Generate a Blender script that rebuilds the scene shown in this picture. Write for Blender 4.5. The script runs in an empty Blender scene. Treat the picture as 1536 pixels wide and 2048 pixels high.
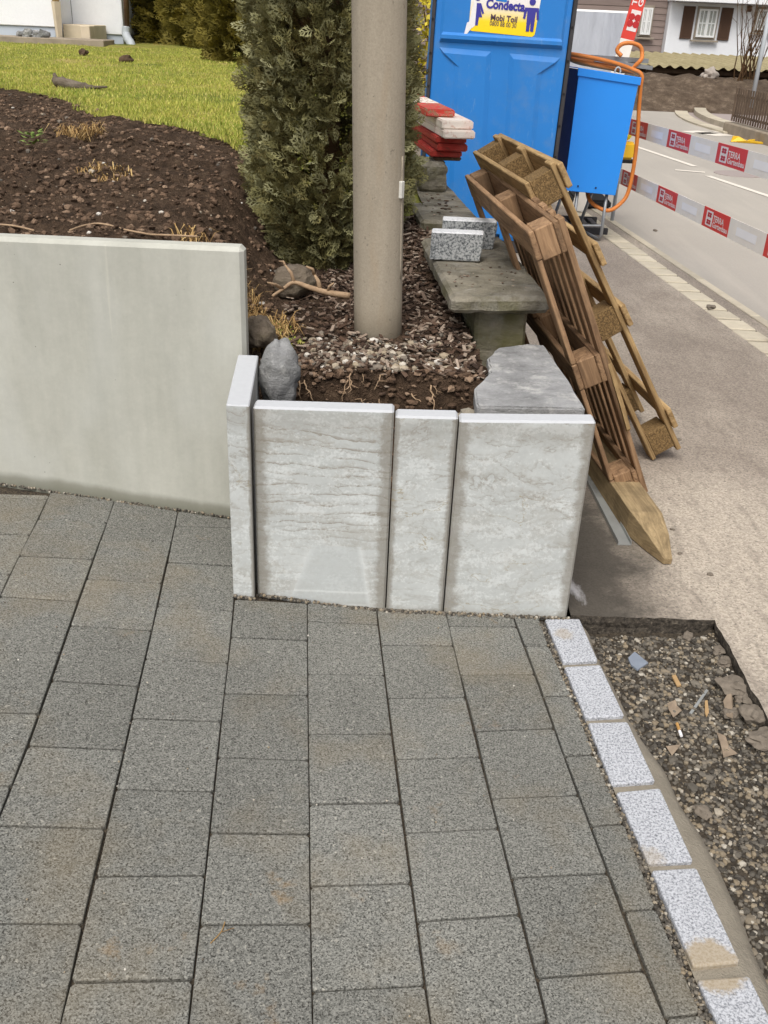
import bpy, bmesh, math, random
from mathutils import Vector as V, Matrix, noise as mn
random.seed(11)
S = bpy.context.scene
COL = S.collection
rad = math.radians

# ------------------------------------------------------------------ camera
F, H = 1900.0, 1.6                     # focal length in photo pixels, eye height in metres
_n = V(((605-768)/F, -(4700-1024)/F, -1.0)).normalized()
_up = -_n
_fw = V((0, 0, -1)); _fw = (_fw - _up*_fw.dot(_up)).normalized()
_rt = _fw.cross(_up)
RM = Matrix((_rt, _fw, _up))           # camera -> world
cam = bpy.data.cameras.new('camera'); camo = bpy.data.objects.new('camera', cam); COL.objects.link(camo)
cam.sensor_fit = 'VERTICAL'; cam.sensor_height = 36.0; cam.sensor_width = 27.0
cam.lens = 36.0*F/2048.0; cam.clip_start = .05; cam.clip_end = 600
camo.matrix_world = Matrix.Translation((0, 0, H)) @ RM.to_4x4()
S.camera = camo
EYE = V((0, 0, H))

# ------------------------------------------------------------------ light
SUN_EL, SUN_AZ = 57.0, 195.0           # degrees; azimuth clockwise from +Y (heading of the camera)
w = bpy.data.worlds.new('World'); S.world = w; w.use_nodes = True
wn = w.node_tree; wn.nodes.clear()
sky = wn.nodes.new('ShaderNodeTexSky'); sky.sky_type = 'NISHITA'; sky.sun_disc = False
sky.sun_elevation = rad(SUN_EL); sky.sun_rotation = rad(SUN_AZ); sky.air_density = 1.0; sky.dust_density = 4.0; sky.ozone_density = 1.0
hs = wn.nodes.new('ShaderNodeHueSaturation'); hs.inputs['Saturation'].default_value = .22
bg = wn.nodes.new('ShaderNodeBackground'); bg.inputs['Strength'].default_value = .115
wo = wn.nodes.new('ShaderNodeOutputWorld')
wn.links.new(sky.outputs[0], hs.inputs['Color']); wn.links.new(hs.outputs[0], bg.inputs[0]); wn.links.new(bg.outputs[0], wo.inputs[0])
sl = bpy.data.lights.new('sun', 'SUN'); sl.energy = 1.4; sl.angle = rad(32); sl.color = (1, .95, .88)
so = bpy.data.objects.new('sun', sl); COL.objects.link(so)
_sd = V((math.sin(rad(SUN_AZ))*math.cos(rad(SUN_EL)), math.cos(rad(SUN_AZ))*math.cos(rad(SUN_EL)), math.sin(rad(SUN_EL))))
so.rotation_euler = _sd.to_track_quat('Z', 'Y').to_euler(); so.location = (3, -3, 9)
S.view_settings.view_transform = 'Standard'; S.view_settings.look = 'None'; S.view_settings.gamma = 1
S.view_settings.exposure = 0.56; S.view_settings.use_curve_mapping = False
S.render.engine = 'CYCLES'; S.render.resolution_x = 768; S.render.resolution_y = 1024

# ------------------------------------------------------------------ pixel helpers (directions only)
def ray(x, y): return RM @ V(((x-768)/F, -(y-1024)/F, -1.0))
def G(x, y, z=0.0):
    d = ray(x, y); return EYE + d*((z-H)/d.z)
def AY(x, y, Y):
    d = ray(x, y); return EYE + d*(Y/d.y)
def PL(x, y, p, n):
    d = ray(x, y); return EYE + d*((p-EYE).dot(n)/d.dot(n))
def sm(a, b, x):
    t = max(0., min(1., (x-a)/(b-a))); return t*t*(3-2*t)
def lerp(a, b, t): return a+(b-a)*t
def rnd(a, b): return random.uniform(a, b)
def fbm(x, y, z=0., o=4): return mn.fractal(V((x, y, z)), 1.0, 2.0, o, noise_basis='PERLIN_ORIGINAL')
def c(r, g, b):
    f = lambda u: (u/255/12.92 if u <= 10 else ((u/255+.055)/1.055)**2.4)
    return (f(r), f(g), f(b), 1)

# ------------------------------------------------------------------ materials
class M:
    def __init__(s, name, rough=.85, spec=.3):
        s.mat = bpy.data.materials.new(name); s.mat.use_nodes = True
        s.nt = s.mat.node_tree; s.b = s.nt.nodes['Principled BSDF']
        s.b.inputs['Roughness'].default_value = rough; s.b.inputs['Specular IOR Level'].default_value = spec
    def n(s, t): return s.nt.nodes.new(t)
    def put(s, sock, val):
        if hasattr(val, 'is_linked') or isinstance(val, bpy.types.NodeSocket): s.nt.links.new(val, sock)
        elif val is not None: sock.default_value = val
    def pos(s): return s.n('ShaderNodeNewGeometry').outputs['Position']
    def ob(s): return s.n('ShaderNodeTexCoord').outputs['Object']
    def gen(s): return s.n('ShaderNodeTexCoord').outputs['Generated']
    def orand(s): return s.n('ShaderNodeObjectInfo').outputs['Random']
    def attr(s, a='rnd'):
        x = s.n('ShaderNodeAttribute'); x.attribute_name = a; return x.outputs['Fac']
    def map(s, v, sc=(1, 1, 1), loc=(0, 0, 0), rot=(0, 0, 0)):
        m = s.n('ShaderNodeMapping'); s.put(m.inputs[0], v); m.inputs['Scale'].default_value = sc
        m.inputs['Rotation'].default_value = rot
        s.put(m.inputs['Location'], loc); return m.outputs[0]
    def noise(s, v, sc=5, det=4, ro=.55, dist=0):
        t = s.n('ShaderNodeTexNoise'); s.put(t.inputs['Vector'], v); t.inputs['Scale'].default_value = sc
        t.inputs['Detail'].default_value = det; t.inputs['Roughness'].default_value = ro; t.inputs['Distortion'].default_value = dist
        return t.outputs[0]
    def vor(s, v, sc=50, out='Distance', feat='F1'):
        t = s.n('ShaderNodeTexVoronoi'); t.feature = feat; s.put(t.inputs['Vector'], v); t.inputs['Scale'].default_value = sc
        return t.outputs[out]
    def ramp(s, f, *st):
        r = s.n('ShaderNodeValToRGB'); s.put(r.inputs[0], f); e = r.color_ramp.elements
        q = lambda col: col if not isinstance(col, (int, float)) else (col, col, col, 1)
        e[1].position = st[-1][0]; e[1].color = q(st[-1][1]); e[0].position = st[0][0]; e[0].color = q(st[0][1])
        for p, col in st[1:-1]: e.new(p).color = q(col)
        return r.outputs[0]
    def mix(s, f, a, b, mode='MIX'):
        m = s.n('ShaderNodeMix'); m.data_type = 'RGBA'; m.blend_type = mode
        s.put(m.inputs[0], f); s.put(m.inputs[6], a); s.put(m.inputs[7], b); return m.outputs[2]
    def math(s, op, a, b=None, cl=False):
        m = s.n('ShaderNodeMath'); m.operation = op; m.use_clamp = cl; s.put(m.inputs[0], a)
        if b is not None: s.put(m.inputs[1], b)
        return m.outputs[0]
    def xyz(s, v):
        x = s.n('ShaderNodeSeparateXYZ'); s.put(x.inputs[0], v); return x.outputs
    def val(s, col, f, lo, hi):
        """scale brightness of col by lo..hi as f runs 0..1"""
        m = s.n('ShaderNodeMapRange'); s.put(m.inputs[0], f); m.inputs[3].default_value = lo; m.inputs[4].default_value = hi
        return s.mix(1.0, col, s.comb(m.outputs[0]), 'MULTIPLY')
    def comb(s, f):
        x = s.n('ShaderNodeCombineColor')
        for i in range(3): s.put(x.inputs[i], f)
        return x.outputs[0]
    def bump(s, h, st=.5, dist=.01, prev=None):
        b = s.n('ShaderNodeBump'); b.inputs['Strength'].default_value = st; b.inputs['Distance'].default_value = dist
        s.put(b.inputs['Height'], h)
        if prev is not None: s.put(b.inputs['Normal'], prev)
        return b.outputs[0]
    def out(s, col, bump=None, rough=None):
        s.put(s.b.inputs['Base Color'], col)
        if bump is not None: s.put(s.b.inputs['Normal'], bump)
        if rough is not None: s.put(s.b.inputs['Roughness'], rough)
        return s.mat

MT = {}
def simple(name, col, rough=.6, spec=.4, var=.12, sc=6, metal=0, bump=.1, bsc=80):
    m = M(name, rough, spec); p = m.ob()
    m.b.inputs['Metallic'].default_value = metal
    k = m.val(col, m.noise(p, sc, 5), 1-var*2, 1+var*2)
    MT[name] = m.out(k, m.bump(m.noise(p, bsc, 3), bump, .004)); return MT[name]

def mk_materials():
    # pavers: coarse grey aggregate
    m = M('paver_concrete', .92, .2); p = m.pos()
    cell = m.vor(p, 340, 'Color'); ds = m.vor(p, 340)
    g = m.xyz(cell)[0]
    pit = m.ramp(m.noise(p, 230, 2, .6), (.33, 0), (.47, 1))
    base = m.mix(g, c(98, 98, 93), c(147, 146, 139))
    base = m.mix(pit, c(66, 65, 61), base)
    light = m.ramp(m.noise(p, 95, 1), (.68, 0), (.76, 1))
    base = m.mix(m.math('MULTIPLY', light, .5), base, c(190, 186, 174))
    st = m.ramp(m.noise(p, 2.6, 4, .6), (.5, 0), (.72, 1))
    base = m.mix(m.math('MULTIPLY', st, .42), base, c(136, 121, 94))
    st3 = m.ramp(m.noise(m.map(p, loc=(4, 2, 0)), 9, 5, .65), (.62, 0), (.72, 1)); st4 = m.ramp(m.noise(m.map(p, loc=(1, 7, 0)), 1.4, 2), (.5, 0), (.62, 1))
    base = m.mix(m.math('MULTIPLY', m.math('MULTIPLY', st3, st4), .5), base, c(150, 122, 84))
    st2 = m.ramp(m.noise(p, 1.1, 3), (.35, 0), (.7, 1))
    base = m.val(base, st2, .86, 1.12)
    base = m.val(base, m.orand(), .86, 1.04)
    h = m.math('ADD', m.math('MULTIPLY', pit, .8), m.math('MULTIPLY', ds, .5))
    MT['paver'] = m.out(base, m.bump(h, .55, .003))
    # joint sand
    m = M('joint_sand', .95); p = m.pos()
    MT['joint'] = m.out(m.ramp(m.noise(p, 180, 3), (.35, c(38, 34, 30)), (.7, c(92, 82, 68))), m.bump(m.noise(p, 200, 2), .8, .004))
    # panels (weathered precast)
    def panel(name, patch, seed, stain):
        m = M(name, .8, .3); g = m.gen(); o = m.ob(); pz = m.map(o, (1, 1, 1), (seed, seed*.7, seed*.3))
        X, Y, Z = m.xyz(g)
        base = m.mix(m.ramp(m.noise(pz, 5, 6, .65), (.35, 0), (.7, 1)), c(180, 183, 181), c(194, 197, 195))
        fine = m.noise(pz, 60, 5, .7)
        base = m.val(base, fine, .86, 1.12)
        # wavy horizontal stain lines left from storage
        nl = 24. if stain else 8.
        wv = m.math('ADD', m.math('MULTIPLY', Z, nl), m.math('MULTIPLY', m.noise(m.map(pz, (3.2, 1, 7)), 1.0, 5, .62, .4), 3.4 if stain else 7.0))
        ln = m.ramp(m.math('FRACT', wv), (0, .0), (.03, 1), (.11, .65), (.2, .25), (.36, 0))
        wv2 = m.math('ADD', m.math('MULTIPLY', Z, nl*.62), m.math('MULTIPLY', m.noise(m.map(pz, (5, 1, 9), (3, 1, 2)), 1.0, 4, .6, .5), 3.6))
        ln2 = m.ramp(m.math('FRACT', wv2), (0, 0), (.02, .9), (.06, .35), (.2, 0))
        brk = m.ramp(m.math('ADD', m.math('MULTIPLY', m.noise(m.map(pz, (1, 1, 2.6)), 7, 4, .6), .55), m.math('MULTIPLY', m.noise(m.map(pz, (1, 1, 1.8)), 75, 3, .75), .45)), (.42, 0), (.50, 1))
        zmask = m.ramp(Z, (.0, .15), (.40, .3), (.5, 1), (.9, 1), (.95, .2)) if stain else m.ramp(Z, (0, .45), (.5, .5), (.62, .9), (.92, .8))
        s_ = m.math('MULTIPLY', m.math('MULTIPLY', m.math('MAXIMUM', ln, m.math('MULTIPLY', ln2, .8)), brk), zmask)
        base = m.mix(m.math('MULTIPLY', s_, .78 if stain else .62), base, c(128, 118, 103))
        dry = m.ramp(m.math('ADD', m.math('MULTIPLY', m.noise(m.map(pz, (1.6, 1, 4)), 3.5, 4, .6), .6), m.math('MULTIPLY', m.noise(pz, 90, 3, .75), .4)), (.50, 0), (.56, 1))
        base = m.mix(m.math('MULTIPLY', dry, .30 if stain else .22), base, c(150, 143, 130))
        # blotchy lime bloom
        bl = m.ramp(m.math('ADD', m.math('MULTIPLY', m.noise(m.map(pz, (1, 1, 2.5)), 8, 5, .7), .65), m.math('MULTIPLY', m.noise(pz, 120, 2, .7), .35)), (.51, 0), (.57, 1))
        base = m.mix(m.math('MULTIPLY', bl, .34), base, c(222, 225, 224))
        # grey-brown seep bands along the vertical edges and the head
        jit = m.math('MULTIPLY', m.math('SUBTRACT', m.noise(m.map(pz, (1, 1, 1.3)), 14, 6, .72), .5), .20)
        ex = m.math('MINIMUM', X, m.math('SUBTRACT', 1, X))
        band = m.ramp(m.math('ADD', ex, jit), (.01, 1), (.06, .9), (.105, 0))
        head = m.ramp(m.math('ADD', Z, m.math('MULTIPLY', jit, .5)), (.88, 0), (.93, .45), (.97, .35), (1.0, .0))
        base = m.mix(m.math('MULTIPLY', m.math('MAXIMUM', band, head), .72), base, c(128, 122, 111))
        gr = m.ramp(m.noise(pz, 4.5, 5, .7), (.60, 0), (.72, 1))
        base = m.mix(m.math('MULTIPLY', gr, .2), base, c(150, 158, 152))
        oc = m.ramp(m.math('FRACT', m.math('ADD', m.math('MULTIPLY', Z, 3.), m.math('MULTIPLY', m.noise(m.map(pz, (2.5, 1, 4), (9, 4, 1)), 1.2, 5, .65, .3), 4.))), (0, 0), (.012, 1), (.05, 0))
        ocm = m.ramp(m.noise(pz, 6, 3), (.45, 0), (.6, 1))
        base = m.mix(m.math('MULTIPLY', m.math('MULTIPLY', oc, ocm), .2 if stain else .75), base, c(150, 136, 104))
        if patch:
            t = m.math('DIVIDE', Z, .42, True)
            lo = m.math('ADD', .16, m.math('MULTIPLY', t, .27)); hi = m.math('SUBTRACT', .92, m.math('MULTIPLY', t, .13))
            jx = m.math('MULTIPLY', jit, .18)
            a = m.math('GREATER_THAN', m.math('ADD', X, jx), lo); b = m.math('LESS_THAN', m.math('ADD', X, jx), hi)
            zc = m.math('LESS_THAN', Z, .41); zd = m.math('GREATER_THAN', m.math('ADD', Z, jx), .035)
            k = m.math('MULTIPLY', m.math('MULTIPLY', a, b), m.math('MULTIPLY', zc, zd))
            base = m.mix(m.math('MULTIPLY', k, .62), base, m.val(c(184, 188, 187), fine, .9, 1.08))
            rim = m.ramp(m.math('ABSOLUTE', m.math('SUBTRACT', m.math('ADD', X, jx), hi)), (.0, .9), (.035, 0))
            rim2 = m.ramp(m.math('ABSOLUTE', m.math('SUBTRACT', m.math('ADD', X, jx), lo)), (.0, .6), (.05, 0))
            base = m.mix(m.math('MULTIPLY', m.math('MULTIPLY', m.math('MAXIMUM', rim, rim2), zc), .4), base, c(220, 223, 222))
            for q in (.135, .195):
                l = m.ramp(m.math('ABSOLUTE', m.math('SUBTRACT', m.math('ADD', Z, m.math('MULTIPLY', jit, .03)), q)), (.002, .4), (.006, 0))
                base = m.mix(m.math('MULTIPLY', l, k), base, c(226, 228, 226))
        foot = m.ramp(m.math('ADD', Z, m.math('MULTIPLY', jit, .25)), (.11, .55), (.155, 0))
        base = m.mix(foot, base, c(150, 146, 136))
        hole = m.ramp(m.vor(pz, 26), (.035, 1), (.055, 0)); hk = m.ramp(m.noise(pz, 7, 2), (.62, 0), (.66, 1))
        base = m.mix(m.math('MULTIPLY', hole, hk), base, c(92, 90, 86))
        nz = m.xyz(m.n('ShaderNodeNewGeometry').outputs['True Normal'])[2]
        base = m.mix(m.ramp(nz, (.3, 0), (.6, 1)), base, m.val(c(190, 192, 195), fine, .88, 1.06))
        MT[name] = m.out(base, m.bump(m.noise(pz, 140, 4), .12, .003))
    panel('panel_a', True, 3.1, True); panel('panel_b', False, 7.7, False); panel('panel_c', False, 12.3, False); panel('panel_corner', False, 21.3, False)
    # smooth retaining wall concrete
    m = M('cast_concrete', .75, .35); o = m.pos()
    base = m.mix(m.noise(m.map(o, (3, 3, .55)), 1.6, 5, .6), c(160, 160, 149), c(202, 201, 191))
    base = m.val(base, m.noise(m.map(o, (16, 16, 1.6)), 1.5, 4, .6), .88, 1.1)
    base = m.val(base, m.noise(o, 22, 5, .7), .88, 1.1); base = m.val(base, m.noise(o, 4, 5, .65), .92, 1.07)
    base = m.val(base, m.noise(o, 90, 4, .7), .92, 1.07)
    bw = m.ramp(m.noise(m.map(o, (1.8, 1, .9)), 1.7, 3), (.5, 0), (.72, 1))
    base = m.mix(m.math('MULTIPLY', bw, .35), base, c(200, 202, 198))
    stk = m.ramp(m.noise(m.map(o, (30, 30, .7), (4, 0, 0)), 1.1, 3, .5), (.70, 0), (.76, 1))
    base = m.mix(m.math('MULTIPLY', stk, .35), base, c(204, 202, 188))
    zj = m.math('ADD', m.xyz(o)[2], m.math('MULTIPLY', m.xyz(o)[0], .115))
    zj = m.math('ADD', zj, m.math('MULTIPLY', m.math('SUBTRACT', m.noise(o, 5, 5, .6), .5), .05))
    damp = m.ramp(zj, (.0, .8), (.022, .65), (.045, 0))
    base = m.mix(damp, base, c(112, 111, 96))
    hole = m.ramp(m.vor(o, 24), (.035, 1), (.06, 0)); hk = m.ramp(m.noise(o, 9, 2), (.52, 0), (.58, 1))
    base = m.mix(m.math('MULTIPLY', m.math('MULTIPLY', hole, hk), .8), base, c(98, 96, 88))
    MT['wallcon'] = m.out(base, m.bump(m.noise(o, 120, 4), .06, .003))
    # pole
    m = M('pole_concrete', .85, .25); o = m.pos()
    base = m.mix(m.noise(m.map(o, (7, 7, 1.2)), 1.5, 5, .6), c(140, 130, 114), c(180, 169, 151))
    base = m.val(base, m.noise(o, 150, 3, .75), .66, 1.25); base = m.val(base, m.noise(m.map(o, (40, 40, 3)), 1.3, 4, .6), .9, 1.08)
    rust = m.ramp(m.noise(m.map(o, (9, 9, 1.5), (5, 0, 2)), 1.4, 4), (.55, 0), (.75, 1))
    base = m.mix(m.math('MULTIPLY', rust, .35), base, c(158, 132, 100))
    low = m.ramp(m.math('ADD', m.xyz(o)[2], m.math('MULTIPLY', m.noise(o, 8, 4), .25)), (.60, .8), (.9, 0))
    base = m.mix(m.math('MULTIPLY', low, .5), base, c(150, 140, 118))
    pit = m.ramp(m.noise(o, 60, 3, .6), (.28, 1), (.36, 0))
    base = m.mix(m.math('MULTIPLY', pit, .5), base, c(88, 80, 70))
    MT['pole'] = m.out(base, m.bump(m.noise(o, 190, 3), .4, .003))
    # granite
    def granite(name, lo, mid, hi, sc):
        m = M(name, .8, .35); o = m.pos()
        k = m.noise(o, sc, 3, .7)
        base = m.ramp(k, (.33, lo), (.45, mid), (.56, hi), (.8, hi))
        dk = m.ramp(m.vor(o, sc*1.3), (.16, 1), (.24, 0))
        base = m.mix(m.math('MULTIPLY', dk, .55), base, lo)
        base = m.val(base, m.noise(o, 6, 3), .92, 1.07)
        if name == 'granite_kerb':
            for q, rr_ in (((1428, 1930), .05), ((1300, 1715), .022), ((1128, 1268), .02)):
                d_ = RM @ V(((q[0]-768)/F, -(q[1]-1024)/F, -1.0)); d_ = EYE+d_*((.006-H)/d_.z)
                XX, YY, ZZ = m.xyz(o); du = m.math('SUBTRACT', XX, d_.x); dv = m.math('SUBTRACT', YY, d_.y)
                rr2 = m.math('SQRT', m.math('ADD', m.math('MULTIPLY', du, du), m.math('MULTIPLY', dv, dv)))
                rr2 = m.math('ADD', rr2, m.math('MULTIPLY', m.math('SUBTRACT', m.noise(o, 60, 4, .7), .5), .05))
                base = m.mix(m.math('MULTIPLY', m.ramp(rr2, (rr_, 1), (rr_+.014, 0)), .75 if rr_ > .04 else .4), base, c(158, 140, 108))
        MT[name] = m.out(base, m.bump(k, .3, .003))
    granite('granite_kerb', c(112, 115, 121), c(154, 156, 161), c(190, 192, 197), 185)
    granite('granite_cut', c(66, 70, 74), c(126, 130, 132), c(186, 188, 188), 105)
    m = M('granite_top', .8); o = m.pos(); MT['granite_top'] = m.out(m.ramp(m.noise(o, 120, 3), (.3, c(196, 198, 202)), (.6, c(232, 233, 234))))
    # mortar
    m = M('mortar', .92); o = m.pos()
    base = m.mix(m.noise(o, 14, 5), c(124, 117, 104), c(156, 148, 133)); base = m.val(base, m.noise(o, 120, 3), .82, 1.12)
    MT['mortar'] = m.out(base, m.bump(m.math('ADD', m.noise(o, 45, 4), m.noise(o, 200, 2)), .6, .006))
    # asphalt with sandy dust
    m = M('asphalt', .93, .2); o = m.pos(); X, Y, Z = m.xyz(o)
    base = m.mix(m.noise(o, .9, 5, .6), c(126, 116, 106), c(158, 147, 135))
    dust = m.ramp(m.noise(m.map(o, (1, .6, 1), (3.3, 0, 0)), 1.3, 5, .62), (.44, 0), (.66, 1))
    fx = m.math('MULTIPLY', m.math('SUBTRACT', X, 1.30), 1/.55); fy = m.math('MULTIPLY', m.math('SUBTRACT', Y, 2.75), 1/1.1)
    fd = m.math('ADD', m.math('SQRT', m.math('ADD', m.math('MULTIPLY', fx, fx), m.math('MULTIPLY', fy, fy))), m.math('MULTIPLY', m.math('SUBTRACT', m.noise(o, 2.5, 5, .6), .5), .7))
    dust = m.math('MAXIMUM', m.math('MULTIPLY', dust, .55), m.ramp(fd, (.5, .85), (1.25, 0)))
    base = m.mix(dust, base, c(186, 175, 160))
    ag = m.vor(o, 150, 'Color'); base = m.val(base, m.xyz(ag)[0], .72, 1.18)
    sp = m.ramp(m.noise(o, 85, 3, .7), (.34, 1), (.43, 0))
    base = m.mix(m.math('MULTIPLY', sp, .7), base, c(88, 82, 76))
    st = m.ramp(m.noise(m.map(o, (8, 1.6, 1), rot=(0, 0, .5)), 3, 4, .6), (.52, 0), (.68, 1))
    base = m.mix(m.math('MULTIPLY', st, .4), base, c(118, 109, 100))
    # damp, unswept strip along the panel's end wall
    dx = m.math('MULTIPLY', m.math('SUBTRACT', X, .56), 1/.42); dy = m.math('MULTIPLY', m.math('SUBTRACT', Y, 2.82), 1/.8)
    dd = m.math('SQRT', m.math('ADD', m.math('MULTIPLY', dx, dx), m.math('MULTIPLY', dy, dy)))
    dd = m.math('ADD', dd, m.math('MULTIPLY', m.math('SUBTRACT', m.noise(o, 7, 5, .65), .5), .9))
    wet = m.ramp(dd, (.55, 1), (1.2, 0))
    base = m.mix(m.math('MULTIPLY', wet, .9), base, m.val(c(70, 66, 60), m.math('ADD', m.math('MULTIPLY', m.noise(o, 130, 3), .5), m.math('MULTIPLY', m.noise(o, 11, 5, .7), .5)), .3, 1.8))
    # pale splash of cement dust
    ex = m.math('MULTIPLY', m.math('SUBTRACT', m.math('ADD', X, m.math('MULTIPLY', Y, .25)), 1.275), 1/.03); ey = m.math('MULTIPLY', m.math('SUBTRACT', Y, 2.63), 1/.10)
    ee = m.math('SQRT', m.math('ADD', m.math('MULTIPLY', ex, ex), m.math('MULTIPLY', ey, ey)))
    ee = m.math('ADD', ee, m.math('MULTIPLY', m.math('SUBTRACT', m.noise(m.map(o, (3, 1, 1)), 22, 4, .7), .5), 1.6))
    base = m.mix(m.ramp(ee, (.2, .6), (1.0, 0)), base, c(205, 203, 205))
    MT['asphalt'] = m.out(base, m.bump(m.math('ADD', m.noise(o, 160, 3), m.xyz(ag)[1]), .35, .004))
    m = M('asphalt_cut', .95); o = m.pos()
    base = m.ramp(m.noise(o, 90, 4, .7), (.35, c(44, 40, 36)), (.6, c(86, 79, 70)), (.72, c(122, 112, 98)))
    MT['cut'] = m.out(base, m.bump(m.noise(o, 60, 4), .8, .01))
    m = M('road_surface', .9, .25); o = m.pos()
    base = m.mix(m.noise(o, .35, 5, .6), c(156, 150, 142), c(182, 175, 165))
    base = m.val(base, m.noise(o, 60, 4, .7), .84, 1.12)
    tr = m.ramp(m.noise(m.map(o, (2.2, .25, 1)), 1.3, 4, .6), (.5, 0), (.75, 1)); base = m.mix(m.math('MULTIPLY', tr, .35), base, c(196, 188, 176))
    MT['road'] = m.out(base, m.bump(m.noise(o, 90, 3), .3, .005))
    m = M('far_asphalt', .9); o = m.pos(); base = m.mix(m.noise(o, .3, 4), c(140, 128, 126), c(172, 160, 154)); MT['far_asphalt'] = m.out(m.val(base, m.noise(o, 30, 3), .9, 1.1))
    m = M('gutter_stone', .9); o = m.pos(); base = m.mix(m.noise(o, 9, 5), c(172, 162, 142), c(206, 196, 176))
    base = m.val(base, m.orand(), .88, 1.08); MT['gutter'] = m.out(m.val(base, m.noise(o, 90, 3), .85, 1.1), m.bump(m.noise(o, 60, 4), .4, .005))
    # soil
    m = M('soil', .97, .15); o = m.pos()
    base = m.ramp(m.noise(o, 22, 6, .7), (.3, c(62, 50, 40)), (.55, c(108, 88, 71)), (.78, c(150, 126, 104)))
    base = m.val(base, m.noise(o, 1.5, 3), .82, 1.15)
    MT['soil'] = m.out(base, m.bump(m.math('ADD', m.noise(o, 40, 6, .7), m.noise(o, 160, 3, .7)), 1.0, .03))
    m = M('bank_soil', .97, .15); o = m.pos()
    MT['bank'] = m.out(m.val(m.ramp(m.noise(o, 5, 6, .7), (.3, c(74, 62, 52)), (.55, c(104, 90, 76)), (.75, c(140, 124, 108))), m.noise(o, 24, 4, .7), .75, 1.2), m.bump(m.noise(o, 9, 5, .7), 1.0, .08))
    m = M('soil_clod', .97, .15); o = m.pos()
    MT['clod'] = m.out(m.val(m.ramp(m.attr(), (0, c(70, 56, 45)), (.8, c(114, 93, 76)), (1, c(150, 127, 106))), m.noise(o, 60, 4), .75, 1.2), m.bump(m.noise(o, 90, 4), .8, .01))
    m = M('pebbles', .85); o = m.pos()
    MT['pebble'] = m.out(m.val(m.ramp(m.attr(), (0, c(92, 86, 78)), (.4, c(124, 114, 102)), (.75, c(158, 144, 122)), (.97, c(204, 198, 188))), m.noise(o, 90, 3), .85, 1.1))
    m = M('bed_gravel', .8, .35); o = m.pos()
    MT['gravel'] = m.out(m.val(m.ramp(m.attr(), (0, c(52, 48, 43)), (.35, c(88, 83, 75)), (.65, c(116, 109, 98)), (.9, c(136, 122, 100)), (.98, c(172, 165, 152))), m.noise(o, 120, 3), .8, 1.15))
    m = M('bed_sand', .95); o = m.pos()
    base = m.ramp(m.noise(o, 70, 4, .7), (.35, c(46, 41, 35)), (.6, c(76, 68, 57))); MT['bed'] = m.out(m.val(base, m.noise(o, 3, 4), .8, 1.2), m.bump(m.noise(o, 110, 4), .9, .01))
    m = M('bark_mulch', .93); o = m.pos()
    MT['mulch'] = m.out(m.val(m.ramp(m.attr(), (0, c(46, 35, 28)), (.45, c(80, 61, 48)), (.75, c(116, 99, 86)), (.95, c(164, 148, 132))), m.noise(o, 80, 3), .8, 1.2))
    m = M('root_wood', .9); o = m.pos(); MT['root'] = m.out(m.mix(m.noise(o, 60, 3), c(130, 104, 80), c(186, 160, 130)))
    m = M('dry_straw', .9); o = m.pos(); MT['straw'] = m.out(m.ramp(m.attr(), (0, c(118, 92, 58)), (.6, c(164, 132, 84)), (1, c(196, 168, 116))))
    # lawn
    m = M('lawn_ground', .95); o = m.pos()
    base = m.ramp(m.noise(o, 1.6, 6, .65), (.3, c(100, 110, 42)), (.5, c(142, 142, 62)), (.66, c(170, 154, 90)))
    MT['lawn'] = m.out(m.val(base, m.noise(o, 40, 4, .7), .6, 1.25), m.bump(m.noise(o, 70, 4), .8, .03))
    m = M('grass_blades', .8, .3); o = m.pos()
    base = m.ramp(m.attr(), (0, c(106, 130, 46)), (.45, c(152, 164, 66)), (.75, c(188, 182, 92)), (1, c(206, 192, 122)))
    yl = m.ramp(m.noise(o, .9, 3), (.35, 0), (.65, 1)); MT['grass'] = m.out(m.mix(m.math('MULTIPLY', yl, .32), base, c(188, 178, 80)))
    # foliage
    def leaf(name, st, rough=.75):
        m = M(name, rough, .25); o = m.pos()
        b = m.ramp(m.attr(), *st); b = m.val(b, m.noise(o, 5, 3), .7, 1.25)
        m.b.inputs['Subsurface Weight'].default_value = 0
        MT[name] = m.out(b)
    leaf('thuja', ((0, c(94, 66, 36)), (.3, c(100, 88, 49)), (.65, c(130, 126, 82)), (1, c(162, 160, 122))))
    leaf('hedge_leaf', ((0, c(70, 64, 22)), (.5, c(98, 90, 34)), (1, c(134, 120, 52))))
    leaf('yellow_leaf', ((0, c(150, 140, 30)), (.6, c(206, 186, 50)), (1, c(226, 210, 90))))
    leaf('weed_leaf', ((0, c(96, 120, 50)), (1, c(150, 170, 90))))
    m = M('twig_brown', .95); o = m.pos(); MT['twig'] = m.out(m.mix(m.noise(o, 30, 4), c(60, 44, 28), c(104, 78, 52)))
    # woods: grain runs along the object's X axis
    def wood(name, a, b, dk, amt=.5):
        m = M(name, .8, .25); o = m.ob(); r = m.orand()
        q = m.map(o, (1, 1, 1), m.comb(m.math('MULTIPLY', r, 37.)))
        g = m.noise(m.map(q, (2.2, 26, 26)), 1.6, 5, .65, .8); f = m.noise(m.map(q, (9, 160, 160)), 1.2, 3, .6)
        base = m.mix(m.ramp(g, (.32, 0), (.66, 1)), a, b); base = m.val(base, f, .66, 1.28)
        st = m.ramp(m.noise(q, 7, 5, .65), (.5, 0), (.72, 1)); base = m.mix(m.math('MULTIPLY', st, amt), base, dk)
        base = m.val(base, r, .8, 1.15)
        MT[name] = m.out(base, m.bump(m.math('ADD', g, f), .3, .004))
    wood('wood_red', c(110, 84, 62), c(170, 137, 104), c(82, 67, 54), .55)
    wood('wood_pale', c(132, 106, 72), c(192, 162, 116), c(104, 84, 58), .5)
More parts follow.
